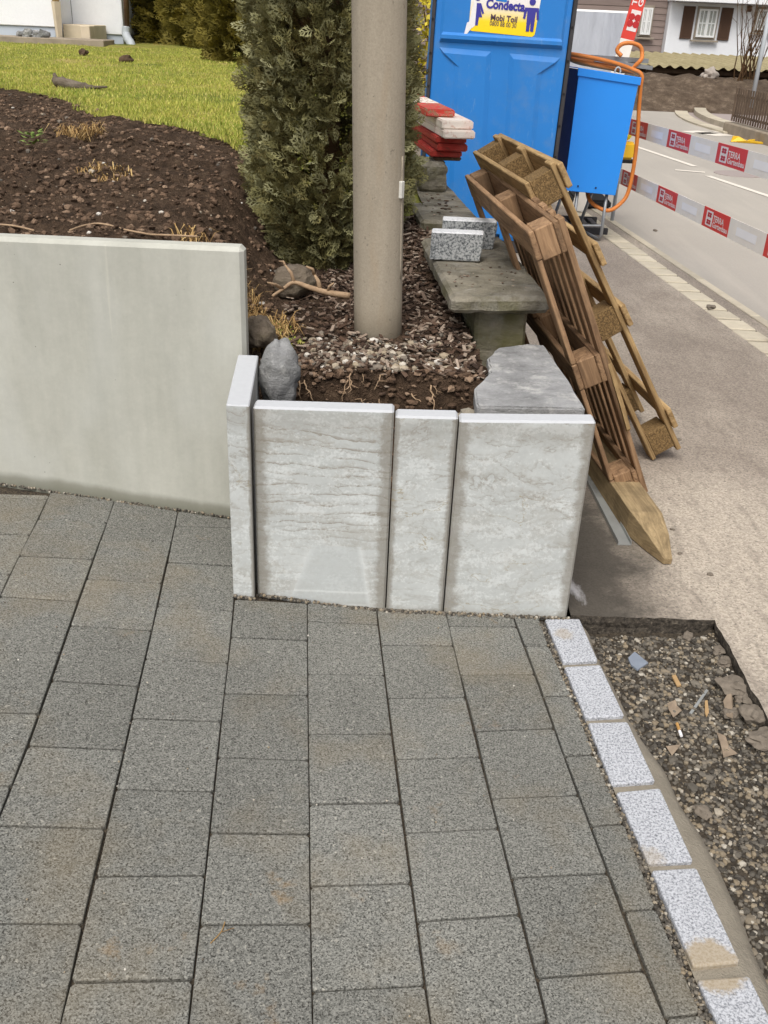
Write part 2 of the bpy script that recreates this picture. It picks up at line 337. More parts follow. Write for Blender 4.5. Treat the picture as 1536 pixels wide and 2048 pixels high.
    wood('wood_stake', c(126, 108, 80), c(170, 148, 112), c(88, 74, 54), .55)
    wood('wood_dark', c(70, 54, 40), c(104, 84, 66), c(48, 38, 30), .4)
    m = M('chipboard', .9); o = m.pos(); v = m.xyz(m.vor(m.map(o, (1, 1.6, .8)), 300, 'Color'))
    MT['chip'] = m.out(m.val(m.ramp(v[0], (0, c(88, 70, 46)), (.5, c(116, 93, 60)), (1, c(150, 122, 82))), m.noise(o, 30, 3), .75, 1.15), m.bump(v[1], .5, .003))
    # painted scaffold-style boards
    m = M('board_paint', .7, .35); o = m.ob(); X, Y, Z = m.xyz(o); r = m.orand()
    per = m.math('FRACT', m.math('ADD', m.math('MULTIPLY', X, 1.15), m.math('MULTIPLY', r, 0.0)))
    wear = m.noise(m.map(o, (6, 30, 30)), 2, 5, .7)
    paint = m.mix(m.math('GREATER_THAN', per, .5), c(196, 62, 52), c(232, 222, 210))
    bare = m.ramp(m.math('ADD', wear, m.math('MULTIPLY', m.noise(o, 25, 3), .25)), (.62, 0), (.72, 1))
    MT['board_mixed'] = m.out(m.mix(bare, paint, c(158, 120, 92)), m.bump(wear, .3, .004))
    for nm, col, bc in (('board_white', c(228, 218, 208), c(186, 140, 120)), ('board_red', c(158, 50, 42), c(104, 56, 44))):
        m = M(nm, .75, .3); o = m.ob(); wear = m.noise(m.map(o, (3, 26, 26)), 2, 5, .7)
        bare = m.ramp(m.math('ADD', wear, m.math('MULTIPLY', m.noise(o, 40, 3), .25)), (.68, 0), (.84, .8))
        pk = m.ramp(m.noise(o, 6, 3), (.5, 0), (.7, 1)); k = m.mix(m.math('MULTIPLY', pk, .25), col, c(206, 120, 108))
        MT[nm] = m.out(m.mix(bare, k, bc), m.bump(wear, .3, .004))
    # old stone slabs
    def slab(name, a, b, moss, wht):
        m = M(name, .92, .25); o = m.pos()
        base = m.ramp(m.noise(m.map(o, (1, 1.5, 3)), 6, 6, .68), (.3, a), (.68, b))
        base = m.val(base, m.noise(o, 80, 4, .7), .78, 1.18)
        w_ = m.ramp(m.noise(o, 9, 6, .7), (.52, 0), (.66, 1)); base = m.mix(m.math('MULTIPLY', w_, wht), base, c(196, 194, 190))
        nz = m.n('ShaderNodeNewGeometry'); up_ = m.xyz(nz.outputs['True Normal'])[2]
        sd = m.ramp(up_, (.3, 1), (.8, .15)); ms = m.ramp(m.noise(o, 5, 5, .65), (.4, 0), (.62, 1))
        base = m.mix(m.math('MULTIPLY', m.math('MULTIPLY', sd, ms), moss), base, c(86, 84, 44))
        MT[name] = m.out(base, m.bump(m.math('ADD', m.noise(m.map(o, (1, 1, 4)), 25, 5, .7), m.noise(o, 120, 3)), .6, .008))
    slab('slab_old', c(84, 80, 70), c(150, 143, 128), .6, .25)
    slab('slab_pale', c(108, 108, 108), c(164, 164, 164), .1, .7)
    slab('rock', c(88, 88, 88), c(150, 150, 150), .15, .6)
    slab('rock_brown', c(78, 68, 58), c(126, 114, 100), .2, .05)
    slab('stone_wall', c(96, 92, 80), c(150, 142, 124), .75, .2)
    # plastics, metals, house
    m = M('toilet_blue', .45, .4); o = m.pos()
    b = m.val(c(40, 124, 202), m.noise(o, 2.2, 4), .88, 1.08)
    sc1 = m.ramp(m.noise(m.map(o, (1, 1, .22)), 26, 4, .7), (.62, 0), (.72, 1)); b = m.mix(m.math('MULTIPLY', sc1, .22), b, c(150, 178, 200))
    du_ = m.ramp(m.noise(o, 5, 6, .7), (.5, 0), (.75, 1)); b = m.mix(m.math('MULTIPLY', du_, .22), b, c(128, 142, 150))
    dt = m.ramp(m.vor(o, 30), (.03, 1), (.06, 0)); b = m.mix(m.math('MULTIPLY', dt, .4), b, c(24, 76, 130))
    MT['toilet_blue'] = m.out(b, m.bump(m.noise(o, 9, 4), .1, .01), m.ramp(m.noise(o, 7, 4), (.3, .38), (.7, .6)))
    simple('toilet_roof', c(190, 195, 200), .5, .4, .05)
    m = M('box_blue', .45, .45); o = m.ob()
    base = m.val(c(40, 142, 236), m.noise(o, 3, 4), .93, 1.06)
    sc_ = m.ramp(m.noise(m.map(o, (1, 1, .35)), 14, 5, .7), (.66, 0), (.74, 1)); base = m.mix(m.math('MULTIPLY', sc_, .35), base, c(120, 170, 190))
    MT['box_blue'] = m.out(base)
    m = M('box_side', .5, .4); o = m.ob(); MT['box_side'] = m.out(m.val(c(20, 44, 96), m.noise(o, 6, 4), .7, 1.2))
    simple('trim_dark', c(58, 56, 58), .6, .4, .2, 20)
    simple('steel', c(150, 152, 154), .45, .5, .15, 12, metal=.6)
    simple('aluminium', c(158, 160, 158), .5, .5, .12, 15, metal=.3)
    simple('rubber_black', c(32, 32, 33), .8, .3, .2, 20)
    simple('hose_orange', c(206, 122, 54), .55, .4, .1, 12)
    simple('yellow_plastic', c(232, 186, 40), .45, .5, .06, 8)
    simple('yellow_lens', c(232, 216, 40), .25, .5, .05, 8)
    simple('tape_red', c(222, 70, 58), .5, .4, .06, 9); simple('tape_white', c(242, 236, 226), .5, .4, .06, 9)
    simple('print_white', c(236, 226, 222), .5, .4, .04, 9); simple('print_red', c(190, 46, 48), .5, .4, .04); simple('sticker_pale', c(246, 245, 246), .7, .3, .03)
    simple('print_blue', c(62, 58, 150), .5, .4, .04, 9); simple('print_violet', c(92, 70, 86), .5, .4, .04, 9); simple('paper_white', c(232, 230, 232), .7, .3, .04, 20)
    m = M('sticker_print', .45, .4); Z = m.xyz(m.gen())[2]
    MT['sticker'] = m.out(m.ramp(Z, (.0, c(250, 214, 20)), (.30, c(250, 218, 40)), (.55, c(240, 226, 190)), (.75, c(236, 232, 228))))
    m = M('render_white', .9); o = m.pos(); b = m.mix(m.noise(o, 1.2, 5), c(222, 224, 228), c(242, 243, 244)); MT['render_white'] = m.out(m.val(b, m.noise(o, 25, 4), .94, 1.04), m.bump(m.noise(o, 60, 4), .4, .01))
    simple('plinth_grey', c(186, 194, 206), .9, .2, .05, 2); simple('stone_beige', c(204, 190, 166), .9, .2, .12, 5)
    simple('old_concrete', c(150, 138, 122), .95, .2, .25, 5, bump=.5, bsc=30); simple('pipe_grey', c(178, 184, 188), .5, .4, .06); simple('pipe_brown', c(96, 72, 54), .5, .4, .1)
    m = M('cladding', .85); o = m.ob(); Z = m.xyz(m.pos())[2]
    b = m.mix(m.noise(m.map(o, (.6, 1, 6)), 3, 4), c(128, 112, 106), c(158, 142, 134)); MT['cladding'] = m.out(m.val(b, m.orand(), .92, 1.07))
    simple('shutter_brown', c(84, 62, 48), .75, .3, .12, 5); simple('frame_white', c(232, 232, 230), .5, .4, .04); simple('surround_grey', c(150, 140, 126), .9, .2, .1, 5)
    m = M('curtain', .8); o = m.pos(); MT['curtain'] = m.out(m.val(c(206, 194, 168), m.noise(m.map(o, (14, 1, .6)), 1.5, 3), .75, 1.15))
    m = M('pane_glass', .08, .5); m.b.inputs['Transmission Weight'].default_value = .75; m.b.inputs['IOR'].default_value = 1.1; m.out(c(235, 240, 240)); MT['glass'] = m.mat
    m = M('tarp_grey', .6, .4); o = m.pos(); MT['tarp'] = m.out(m.mix(m.noise(m.map(o, (3, 1, .8)), 1.5, 5, .6), c(150, 154, 164), c(190, 194, 202)), m.bump(m.noise(m.map(o, (5, 1, 1)), 2, 4), .6, .05))
    m = M('mossy_sheet', .95); o = m.pos(); b = m.mix(m.noise(o, 1.6, 5, .65), c(128, 118, 84), c(176, 164, 130)); MT['mossy'] = m.out(m.val(b, m.noise(o, 9, 4, .7), .7, 1.2))
    m = M('rusty_fence', .9); o = m.pos(); b = m.mix(m.noise(o, 3, 5), c(70, 58, 48), c(118, 100, 84)); MT['fence'] = m.out(m.val(b, m.orand(), .8, 1.15))
    simple('line_paint', c(222, 214, 202), .85, .3, .08, 4); simple('bag_grey', c(168, 158, 148), .7, .3, .15, 8); simple('slate_shard', c(128, 136, 148), .6, .4, .1, 20)
    simple('filter_orange', c(182, 140, 84), .8, .2, .1, 90); simple('leaf_dry', c(146, 130, 112), .9, .2, .25, 30); simple('asphalt_lump', c(118, 109, 98), .95, .2, .25, 40, bump=.8, bsc=70)
    simple('roof_tile', c(120, 76, 58), .9, .2, .15, 3); simple('wood_chip', c(172, 142, 102), .85, .2, .15, 30); simple('red_berry', c(190, 50, 40), .6, .4, .05)
    simple('tag_white', c(208, 206, 198), .6, .4, .1, 60); simple('sign_blue', c(40, 70, 150), .5, .4, .03)
mk_materials()

# ------------------------------------------------------------------ mesh helpers
class MB:
    def __init__(s): s.v = []; s.f = []; s.a = []
    def add(s, vs, fs, a=None):
        n = len(s.v); s.v += [tuple(p) for p in vs]; s.f += [tuple(i+n for i in f) for f in fs]
        s.a += [(random.random() if a is None else a)]*len(fs); return s
    def box(s, c0, size, rot=None, a=None):
        x, y, z = size[0]/2, size[1]/2, size[2]/2; c0 = V(c0)
        P = [V((i*x, j*y, k*z)) for k in (-1, 1) for j in (-1, 1) for i in (-1, 1)]
        if rot is not None: P = [rot @ p for p in P]
        return s.add([p+c0 for p in P], [(0, 2, 3, 1), (4, 5, 7, 6), (0, 1, 5, 4), (2, 6, 7, 3), (0, 4, 6, 2), (1, 3, 7, 5)], a)
    def hull8(s, q0, q1, a=None):
        """two matching quads (lower, upper), counter-clockwise from above"""
        return s.add(list(q0)+list(q1), [(3, 2, 1, 0), (4, 5, 6, 7), (0, 1, 5, 4), (1, 2, 6, 5), (2, 3, 7, 6), (3, 0, 4, 7)], a)
    def prism(s, poly, ext, a=None):
        n = len(poly); poly = [V(p) for p in poly]; ext = V(ext)
        fs = [tuple(range(n-1, -1, -1)), tuple(range(n, 2*n))]+[(i, (i+1) % n, n+(i+1) % n, n+i) for i in range(n)]
        return s.add(poly+[p+ext for p in poly], fs, a)
    def tube(s, pts, r, n=8, a=None, cap=True):
        pts = [V(p) for p in pts]; m = len(pts); vs = []; prev = None
        for i, p in enumerate(pts):
            t = (pts[min(i+1, m-1)]-pts[max(i-1, 0)]).normalized()
            if prev is None:
                u = t.cross(V((0, 0, 1)) if abs(t.z) < .9 else V((1, 0, 0))).normalized()
            else: u = (prev-t*prev.dot(t)).normalized()
            prev = u; w_ = t.cross(u); rr = r[i] if isinstance(r, (list, tuple)) else r
            vs += [p+(u*math.cos(2*math.pi*k/n)+w_*math.sin(2*math.pi*k/n))*rr for k in range(n)]
        fs = [(i*n+k, i*n+(k+1) % n, (i+1)*n+(k+1) % n, (i+1)*n+k) for i in range(m-1) for k in range(n)]
        if cap: fs += [tuple(range(n-1, -1, -1)), tuple((m-1)*n+k for k in range(n))]
        return s.add(vs, fs, a)
    def blob(s, c0, r, sub=1, jag=.25, a=None, seed=None, sq=(1, 1, 1), rz=None):
        vs, fs = ICO[sub]; c0 = V(c0); k = rnd(0, 99) if seed is None else seed
        R_ = Matrix.Rotation(rnd(0, 6.3) if rz is None else rz, 3, 'Z')
        out = []
        for v in vs:
            d = 1+jag*mn.noise(v*1.3+V((k, k*.3, -k)))+(jag*.5*mn.noise(v*3.1+V((-k, k, k*.7))) if sub > 1 else 0)
            out.append(R_ @ V((v.x*r*sq[0]*d, v.y*r*sq[1]*d, v.z*r*sq[2]*d))+c0)
        return s.add(out, fs, a)
    def build(s, name, mat, parent=None, smooth=False, bev=0, seg=1, center=True, ang=None):
        return link(name, s.v, s.f, mat, parent, smooth, bev, seg, s.a, center)
ICO = {}
for _k in (1, 2, 3, 4):
    _b = bmesh.new(); bmesh.ops.create_icosphere(_b, subdivisions=_k, radius=1); _b.verts.index_update()
    ICO[_k] = ([v.co.copy() for v in _b.verts], [tuple(v.index for v in f.verts) for f in _b.faces]); _b.free()

def link(name, vs, fs, mat, parent=None, smooth=False, bev=0, seg=1, att=None, center=True):
    me = bpy.data.meshes.new(name)
    if center:
        lo = [min(v[i] for v in vs) for i in range(3)]; hi = [max(v[i] for v in vs) for i in range(3)]
        o = V(((lo[0]+hi[0])/2, (lo[1]+hi[1])/2, lo[2]))
    else: o = V((0, 0, 0))
    me.from_pydata([(v[0]-o.x, v[1]-o.y, v[2]-o.z) for v in vs], [], fs)
    if att:
        t = me.attributes.new('rnd', 'FLOAT', 'FACE'); t.data.foreach_set('value', att)
    if bev:
        b = bmesh.new(); b.from_mesh(me); bmesh.ops.remove_doubles(b, verts=b.verts, dist=1e-5)
        bmesh.ops.recalc_face_normals(b, faces=b.faces)
        es = [e for e in b.edges if e.is_manifold and e.calc_face_angle(0) > .5]
        bmesh.ops.bevel(b, geom=es, offset=bev, segments=seg, affect='EDGES', clamp_overlap=True); b.to_mesh(me); b.free()
    if smooth: me.polygons.foreach_set('use_smooth', [True]*len(me.polygons))
    me.materials.append(MT[mat] if isinstance(mat, str) else mat); me.update()
    ob = bpy.data.objects.new(name, me); COL.objects.link(ob); ob.location = o
    if parent is not None:
        ob.parent = parent; ob.matrix_parent_inverse = parent.matrix_basis.inverted()
    return ob
def tag(o, label, cat, group=None):
    o['label'] = label; o['category'] = cat
    if group: o['group'] = group
    return o
def kind(o, k): o['kind'] = k; return o
def thing(name, label, cat, loc, group=None, mtx=None):
    e = bpy.data.objects.new(name, None); COL.objects.link(e); e.empty_display_size = .1
    if mtx is not None: e.matrix_basis = mtx
    else: e.location = loc
    return tag(e, label, cat, group)
def local(name, mb, mat, parent, loc=(0, 0, 0), rot=(0, 0, 0), **k):
    """mesh given in its own axes, placed in the parent's axes"""
    o = mb.build(name, mat, None, center=False, **k); o.parent = parent; o.location = loc; o.rotation_euler = rot; return o
def text_geo(txt, size, bold=0.0, sx=1.0, align='LEFT'):
    cu = bpy.data.curves.new('t', 'FONT'); cu.body = txt; cu.size = size; cu.offset = bold; cu.align_x = align; cu.resolution_u = 3
    o = bpy.data.objects.new('t', cu); COL.objects.link(o)
    me = o.to_mesh(); vs = [(v.co.x*sx, v.co.y) for v in me.vertices]; fs = [tuple(p.vertices) for p in me.polygons]
    o.to_mesh_clear(); bpy.data.objects.remove(o); bpy.data.curves.remove(cu); return vs, fs

# ================================================================== the setting
def zp(x): # cross-fall of the paving: rises gently towards the left
    t = -.05-x
    return 0.0 if t <= -.1 else (.115*(t+.1)*(t+.1)/.4 if t < .1 else .115*t)
def GP(x, y):
    p = G(x, y, 0)
    for _ in range(12): p = G(x, y, zp(p.x))
    return p

# ground sheet reaching the horizon, bed level under the pavement
GB = -.062
gm = MB()
gm.add([(-150, -60, GB-.02), (200, -60, GB-.02), (200, 260, GB-.02), (-150, 260, GB-.02)], [(0, 1, 2, 3)])
kind(gm.build('ground', 'bed', center=False), 'structure')

# asphalt footpath sheet with its sawn edge along the trench
def edge_pts(p, q, n, j):
    p, q = V(p), V(q); d = (q-p); nrm = V((-d.y, d.x, 0)).normalized()
    return [p+d*(i/n)+nrm*(0 if i in (0, n) else rnd(-j, j)) for i in range(n+1)]
TC = G(1430, 1240); TL = V((.588, 2.462, 0)); TN = V((1.05, -2.0, 0))
ed = edge_pts((TL.x, TL.y, 0), (TC.x, TC.y, 0), 26, .003)+edge_pts((TC.x, TC.y, 0), (1.045, .4, 0), 60, .005)[1:]+[TN]
outer = [V((2.16, -2, 0)), V((2.16, 5.0, 0)), V((1.80, 8.6, 0)), V((1.2, 16, 0)), V((-.9, 16, 0)), V((.15, 5.0, 0)), V((.42, 2.7, 0)), V((.55, 2.53, 0)), V((.588, 2.53, 0))]
poly = [V((p.x, p.y, 0)) for p in ed]+outer
am = MB(); n = len(poly)
am.add(poly, [tuple(range(n))])
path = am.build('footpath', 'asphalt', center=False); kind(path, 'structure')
_b = bmesh.new(); _b.from_mesh(path.data); bmesh.ops.triangulate(_b, faces=_b.faces); bmesh.ops.recalc_face_normals(_b, faces=_b.faces)
if sum(f.normal.z for f in _b.faces) < 0: bmesh.ops.reverse_faces(_b, faces=_b.faces)
_b.to_mesh(path.data); _b.free()
cm = MB()
for i in range(len(ed)-1):
    a, b = ed[i], ed[i+1]
    vs = []
    for p in (a, b):
        for k, z in enumerate((0, -.02, -.042, GB-.02)):
            h = V((p.x, p.y, 0)); off = .0 if k == 0 else .006*mn.noise(h*40+V((0, 0, k*3)))+(.004 if k > 1 else 0)
            dr = V((0, 1, 0)) if i < 26 else V((1, 0, 0))
            vs.append((p.x+dr.x*off, p.y+dr.y*off, z))
    cm.add(vs, [(k, k+1, k+5, k+4) for k in range(3)])
kind(cm.build('asphalt_edge', 'cut', path), 'structure')

# gutter: a row of pale setts, a dark joint and a second concrete edging strip
def gx(y): return lerp(2.128, 1.792, (y-5.0)/3.6)     # left edge of the gutter in x
gut = kind(bpy.data.objects.new('gutter', None), 'structure'); COL.objects.link(gut)
y = -1.0; k = 0
while y < 15.5:
    L = rnd(.215, .25); x0, x1 = gx(y), gx(y+L); W = .185; g_ = .02
    o = MB().hull8([(x0+g_, y+g_, -.08), (x0+W, y+g_, -.08), (x1+W, y+L-g_, -.08), (x1+g_, y+L-g_, -.08)],
                   [(x0+g_, y+g_, rnd(.001, .005)), (x0+W, y+g_, rnd(.001, .005)), (x1+W, y+L-g_, rnd(.001, .005)), (x1+g_, y+L-g_, rnd(.001, .005))])
    o.build('gutter_stone', 'gutter', gut, bev=.006); y += L
o = MB()
for i in range(34):
    ya, yb = -1+i*.5, -.5+i*.5; o.add([(gx(ya)-.04, ya, -.02), (gx(ya)+.36, ya, -.02), (gx(yb)+.36, yb, -.02), (gx(yb)-.04, yb, -.02)], [(0, 1, 2, 3)])
o.build('joint_fill', 'joint', gut)
y = -1.0
while y < 15.5:
    L = rnd(.9, 1.1); x0, x1 = gx(y)+.285, gx(y+L)+.285
    MB().hull8([(x0, y+.004, -.08), (x0+.065, y+.004, -.08), (x1+.065, y+L-.004, -.08), (x1, y+L-.004, -.08)],
               [(x0, y+.004, .004), (x0+.065, y+.004, .004), (x1+.065, y+L-.004, .004), (x1, y+L-.004, .004)]).build('edging_strip', 'gutter', gut, bev=.004); y += L
o = MB()
for i in range(34):
    ya, yb = -1+i*.5, -.5+i*.5; o.add([(gx(ya)+.184, ya, -.004), (gx(ya)+.285, ya, -.004), (gx(yb)+.285, yb, -.004), (gx(yb)+.184, yb, -.004)], [(0, 1, 2, 3)])
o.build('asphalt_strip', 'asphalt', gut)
# carriageway
o = MB(); rows = [(-1+i*.5) for i in range(34)]
pts = [(gx(y)+.345, y, -.002) for y in rows]+[(1.2+.345, 22, -.002), (2.5, 31, -.002), (60, 31, -.002), (60, -1, -.002)]
o.add(pts, [tuple(range(len(pts)-1, -1, -1))]); rd = o.build('road', 'road', center=False); kind(rd, 'structure')
_b = bmesh.new(); _b.from_mesh(rd.data); bmesh.ops.triangulate(_b, faces=_b.faces); _b.to_mesh(rd.data); _b.free()
def strip(name, a, b, wid, z, mat, parent, n=8, bend=0):
    m_ = MB(); a, b = V(a), V(b); d = b-a; nr = V((-d.y, d.x, 0)).normalized(); L_, R_ = [], []
    for i in range(n+1):
        t = i/n; p = a+d*t+nr*(bend*4*t*(1-t)); L_.append((p.x+nr.x*wid/2, p.y+nr.y*wid/2, z)); R_.append((p.x-nr.x*wid/2, p.y-nr.y*wid/2, z))
    m_.add(L_+R_, [(i, n+1+i, n+2+i, i+1) for i in range(n)]); return m_.build(name, mat, parent)
strip('lane_line', G(1262, 290), G(1390, 333), .09, .003, 'line_paint', rd); strip('lane_line', G(1350, 340), G(1410, 345), .1, .003, 'line_paint', rd)
strip('lane_line', G(1416, 352), G(1545, 395), .09, .003, 'line_paint', rd)
for p in ((1405, 265, 1450, 272), (1378, 262, 1420, 268), (1440, 262, 1480, 268)): strip('zebra_bar', G(p[0], p[1]), G(p[2], p[3]), .5, .003, 'line_paint', rd)
# manhole cover in the carriageway
o = MB(); cc = G(1478, 348); o.tube([cc+V((0, 0, -.02)), cc+V((0, 0, .004))], .32, 24); o.build('manhole_cover', 'far_asphalt', rd)
# side-street forecourt with its kerb ring
arc = [G(1475, 268), G(1430, 255), G(1395, 243), G(1374, 229), G(1378, 217), G(1405, 207), G(1440, 199), G(1490, 193)]
o = MB(); ff = arc+[V((30, 34, 0)), V((30, arc[0].y, 0))]
o.add([(p.x, p.y, .004) for p in ff], [tuple(range(len(ff)-1, -1, -1))]); fc = kind(o.build('forecourt', 'far_asphalt', center=False), 'structure')
_b = bmesh.new(); _b.from_mesh(fc.data); bmesh.ops.triangulate(_b, faces=_b.faces); bmesh.ops.recalc_face_normals(_b, faces=_b.faces)
if sum(f.normal.z for f in _b.faces) < 0: bmesh.ops.reverse_faces(_b, faces=_b.faces)
_b.to_mesh(fc.data); _b.free()
def ring(name, pts, off, wid, h, mat, parent):
    P_ = []
    for i in range(len(pts)-1):
        for k in range(4):
            P_.append(mn_cat(pts, i, k/4))
    P_.append(pts[-1]); m_ = MB()
    for i in range(len(P_)-1):
        a, b = P_[i], P_[i+1]; na = nrm2(P_, i); nb = nrm2(P_, i+1); g_ = (b-a)*.01
        A0, A1, B0, B1 = a+na*off+g_, a+na*(off+wid)+g_, b+nb*off-g_, b+nb*(off+wid)-g_
        q = [A0, A1, B1, B0]
        MB().hull8([(p.x, p.y, -.05) for p in q], [(p.x, p.y, h) for p in q]).build(name, mat, parent)
def nrm2(P_, i):
    d = P_[min(i+1, len(P_)-1)]-P_[max(i-1, 0)]; return V((-d.y, d.x, 0)).normalized()
def mn_cat(p, i, t):
    a, b, c_, d = p[max(i-1, 0)], p[i], p[i+1], p[min(i+2, len(p)-1)]
    return .5*((2*b)+(c_-a)*t+(2*a-5*b+4*c_-d)*t*t+(-a+3*b-3*c_+d)*t**3)
ring('kerb_stone', arc, -.02, .28, .03, 'gutter', fc); ring('kerb_stone', arc, -.42, .26, .1, 'gutter', fc)

# ---------------- paving: pavers laid from the measured joints
pav = kind(bpy.data.objects.new('pavement', None), 'structure'); COL.objects.link(pav)
LN = dict(
 z=[(-110, 1000), (-160, 1110), (-330, 1400)],
 a=[(101, 984), (77, 1037), (60.5, 1069), (38, 1111), (2, 1186), (-20, 1235), (-60, 1330), (-110, 1440), (-180, 1600)],
 b=[(229, 1000), (214, 1045), (202, 1077), (186, 1117.5), (173.6, 1158), (155, 1202), (141, 1251), (119, 1305), (103, 1362), (77, 1426), (56.5, 1492), (22, 1571), (-3, 1640), (-40, 1735), (-85, 1850), (-160, 2050)],
 c=[(356, 1022), (343, 1083), (335, 1123.5), (323, 1166), (315, 1212), (303, 1261), (291, 1317), (276.5, 1372), (264, 1436), (248, 1499), (232, 1577), (210, 1656), (192.5, 1750), (165, 1845), (142, 1962), (122, 2048), (95, 2150)],
 d=[(474, 1040), (472, 1120), (469.5, 1202), (466, 1222), (462, 1275), (456, 1325), (442, 1442), (436, 1513), (427, 1583), (420, 1665), (410, 1750), (400, 1850), (385, 1960), (377.5, 2048), (366, 2150)],
 e=[(614.6, 1205), (615.4, 1346.7), (616.7, 1467.5), (618.5, 1607), (620, 1772), (621, 1850), (624, 1982), (625, 2048), (628, 2150)],
 f=[(753, 1212), (756, 1249), (762.5, 1289), (769, 1351), (776, 1394.6), (783, 1467.5), (791.7, 1517.5), (800, 1605), (811, 1663), (822, 1767.5), (834.5, 1841), (849, 1970), (861.5, 2048), (877, 2150)],
 g=[(892, 1222), (898, 1253), (907, 1290), (921, 1349), (931, 1394.6), (951, 1461), (960, 1513), (983, 1595), (996.5, 1655), (1024.5, 1755), (1039.5, 1829), (1075.5, 1954), (1095.5, 2048), (1122, 2150)],
 h=[(1026, 1228), (1033, 1254), (1050, 1290), (1069, 1349), (1087.5, 1392.5), (1108, 1457), (1129, 1511), (1156.5, 1590), (1182, 1651), (1214.5, 1745), (1248, 1820), (1288, 1940), (1330.5, 2032), (1378, 2150)],
 i=[(1075, 1228), (1096, 1290), (1142, 1390), (1187.5, 1508), (1237.5, 1628), (1250.5, 1650), (1313, 1820), (1403, 2030), (1452, 2150)])
def xl(k, y):
    L = LN[k]
    for (x0, y0), (x1, y1) in zip(L, L[1:]):
        if y <= y1 or (x1, y1) == L[-1]: return x0+(x1-x0)*(y-y0)/(y1-y0)
CJ = dict(
 za=[(985, 990), (993, 998), (1064, 1069), (1142, 1148), (1232, 1238), (1335, 1342)],
 ab=[(984, 1000), (1037, 1045), (1111, 1118), (1192, 1202), (1299, 1305), (1421, 1426), (1565, 1571), (1742, 1746)],
 bc=[(1000, 1022), (1077, 1083), (1157, 1166), (1251, 1261), (1361, 1372), (1492, 1499), (1650, 1656), (1844, 1846), (2090, 2086)],
 cd=[(1022, 1040), (1052, 1055), (1123.5, 1131.6), (1212, 1222), (1317, 1325), (1436, 1442.5), (1577, 1582.6), (1751.5, 1749), (1964, 1959), (2150, 2150)],
 de=[(1197, 1205), (1273, 1280), (1386, 1390), (1513, 1519), (1665, 1667.5), (1849, 1847.5), (2078, 2073)],
 ef=[(1205, 1212), (1242.5, 1249.6), (1346.7, 1350), (1466.7, 1466.7), (1607, 1604), (1772, 1766), (1982, 1970), (2150, 2150)],
 fg=[(1212, 1222), (1289, 1290.4), (1395.4, 1394), (1517.5, 1513), (1664.6, 1656), (1842.5, 1828.5), (2062, 2046), (2150, 2150)],
 gh=[(1222, 1228), (1252, 1254), (1349.6, 1348), (1462.5, 1457), (1596.7, 1590.4), (1754, 1745), (1955, 1940), (2150, 2150)],
 hi=[(1228, 1228), (1291.7, 1291.7), (1391.7, 1391), (1512, 1508), (1651.7, 1646.7), (1821.5, 1816.5), (2034, 2026.5), (2150, 2150)])
def rquad(q, ins, rr, top, depth):
    """rounded-corner block: q = 4 ground points ccw, top z per point"""
    cen = sum(q, V())/4; P_ = []
    for i in range(4):
        p, a, b = q[i], q[i-1], q[(i+1) % 4]
        u = (a-p).normalized(); w_ = (b-p).normalized(); s_ = 1/max(.3, abs(u.cross(w_).z))
        a1, a2 = (top, ins) if i % 2 == 0 else (ins, top)
        p = p+u*a1*s_+w_*a2*s_
        P_ += [p+u*rr, p+w_*rr]
    return P_
def bevblock(name, q, mat, parent, ins2=None, ins=.002, rr=.006, bv=.0028, depth=.07, lift=0.0):
    P_ = rquad(q, ins, rr, ins2 or ins, depth); n = len(P_); cen = sum(P_, V())/n; vs = []
    for sh, dz in ((bv, 0), (bv*.3, -bv*.35), (0, -bv), (0, -depth)):
        for p in P_:
            d = (cen-p); d.z = 0; d.normalize(); vs.append(p+d*sh*1.3+V((0, 0, dz+lift)))
    fs = [tuple(range(n))]
    for k in range(3): fs += [(k*n+(i+1) % n, k*n+i, (k+1)*n+i, (k+1)*n+(i+1) % n) for i in range(n)]
    m_ = MB(); m_.add(vs, fs); return m_.build(name, mat, parent)
for col, J in CJ.items():
    l, r = col[0], col[1]
    for (ya, yb), (yc, yd) in zip(J, J[1:]):
        if yc-ya < 3: continue
        q = [GP(xl(l, yc), yc), GP(xl(r, yd), yd), GP(xl(r, yb), yb), GP(xl(l, ya), ya)]
        t = rnd(-.0012, .0012)
        bevblock('paver', q, 'paver', pav, ins=rnd(.0006, .0014), ins2=rnd(.0012, .0036), lift=t)
# bedding under the pavers
o = MB(); P_ = []
xs = [-3.2+i*.2 for i in range(20)]+[.62, .8]
for x in xs: P_ += [(x, -1.0, zp(x)-.016), (x, 3.4 if x < -.5 else 2.56, zp(x)-.016)]
o.add(P_, [(2*i, 2*i+2, 2*i+3, 2*i+1) for i in range(len(xs)-1)])
# clip the right side along the kerb
for i in (-2, -1): pass
KZ = lambda x, y: V((1060+x/2.416, 1200+y/2.416))
ks = [[(70, 90), (240, 88), (330, 292), (160, 300)], [(165, 320), (340, 310), (458, 558), (268, 570)], [(278, 590), (472, 585), (608, 875), (395, 890)],
      [(415, 925), (628, 905), (792, 1262), (570, 1272)], [(585, 1302), (805, 1290), (1020, 1750), (790, 1775)], [(805, 1830), (1060, 1812), (1300, 2300), (1035, 2320)]]
ks = [[G(*KZ(*p), .006) for p in q] for q in ks]
o = MB(); L_ = [V((-3.2, -1, 0)), V((-3.2, 3.35, 0))]
kl = [q[0] for q in ks]+[ks[-1][3]]
def kx(y): # left edge of the kerb at depth y
    for a, b in zip(kl, kl[1:]):
        if b.y <= y <= a.y: return lerp(b.x, a.x, (y-b.y)/(a.y-b.y))
    return kl[0].x if y > kl[0].y else kl[-1].x+(kl[-1].y-y)*.1
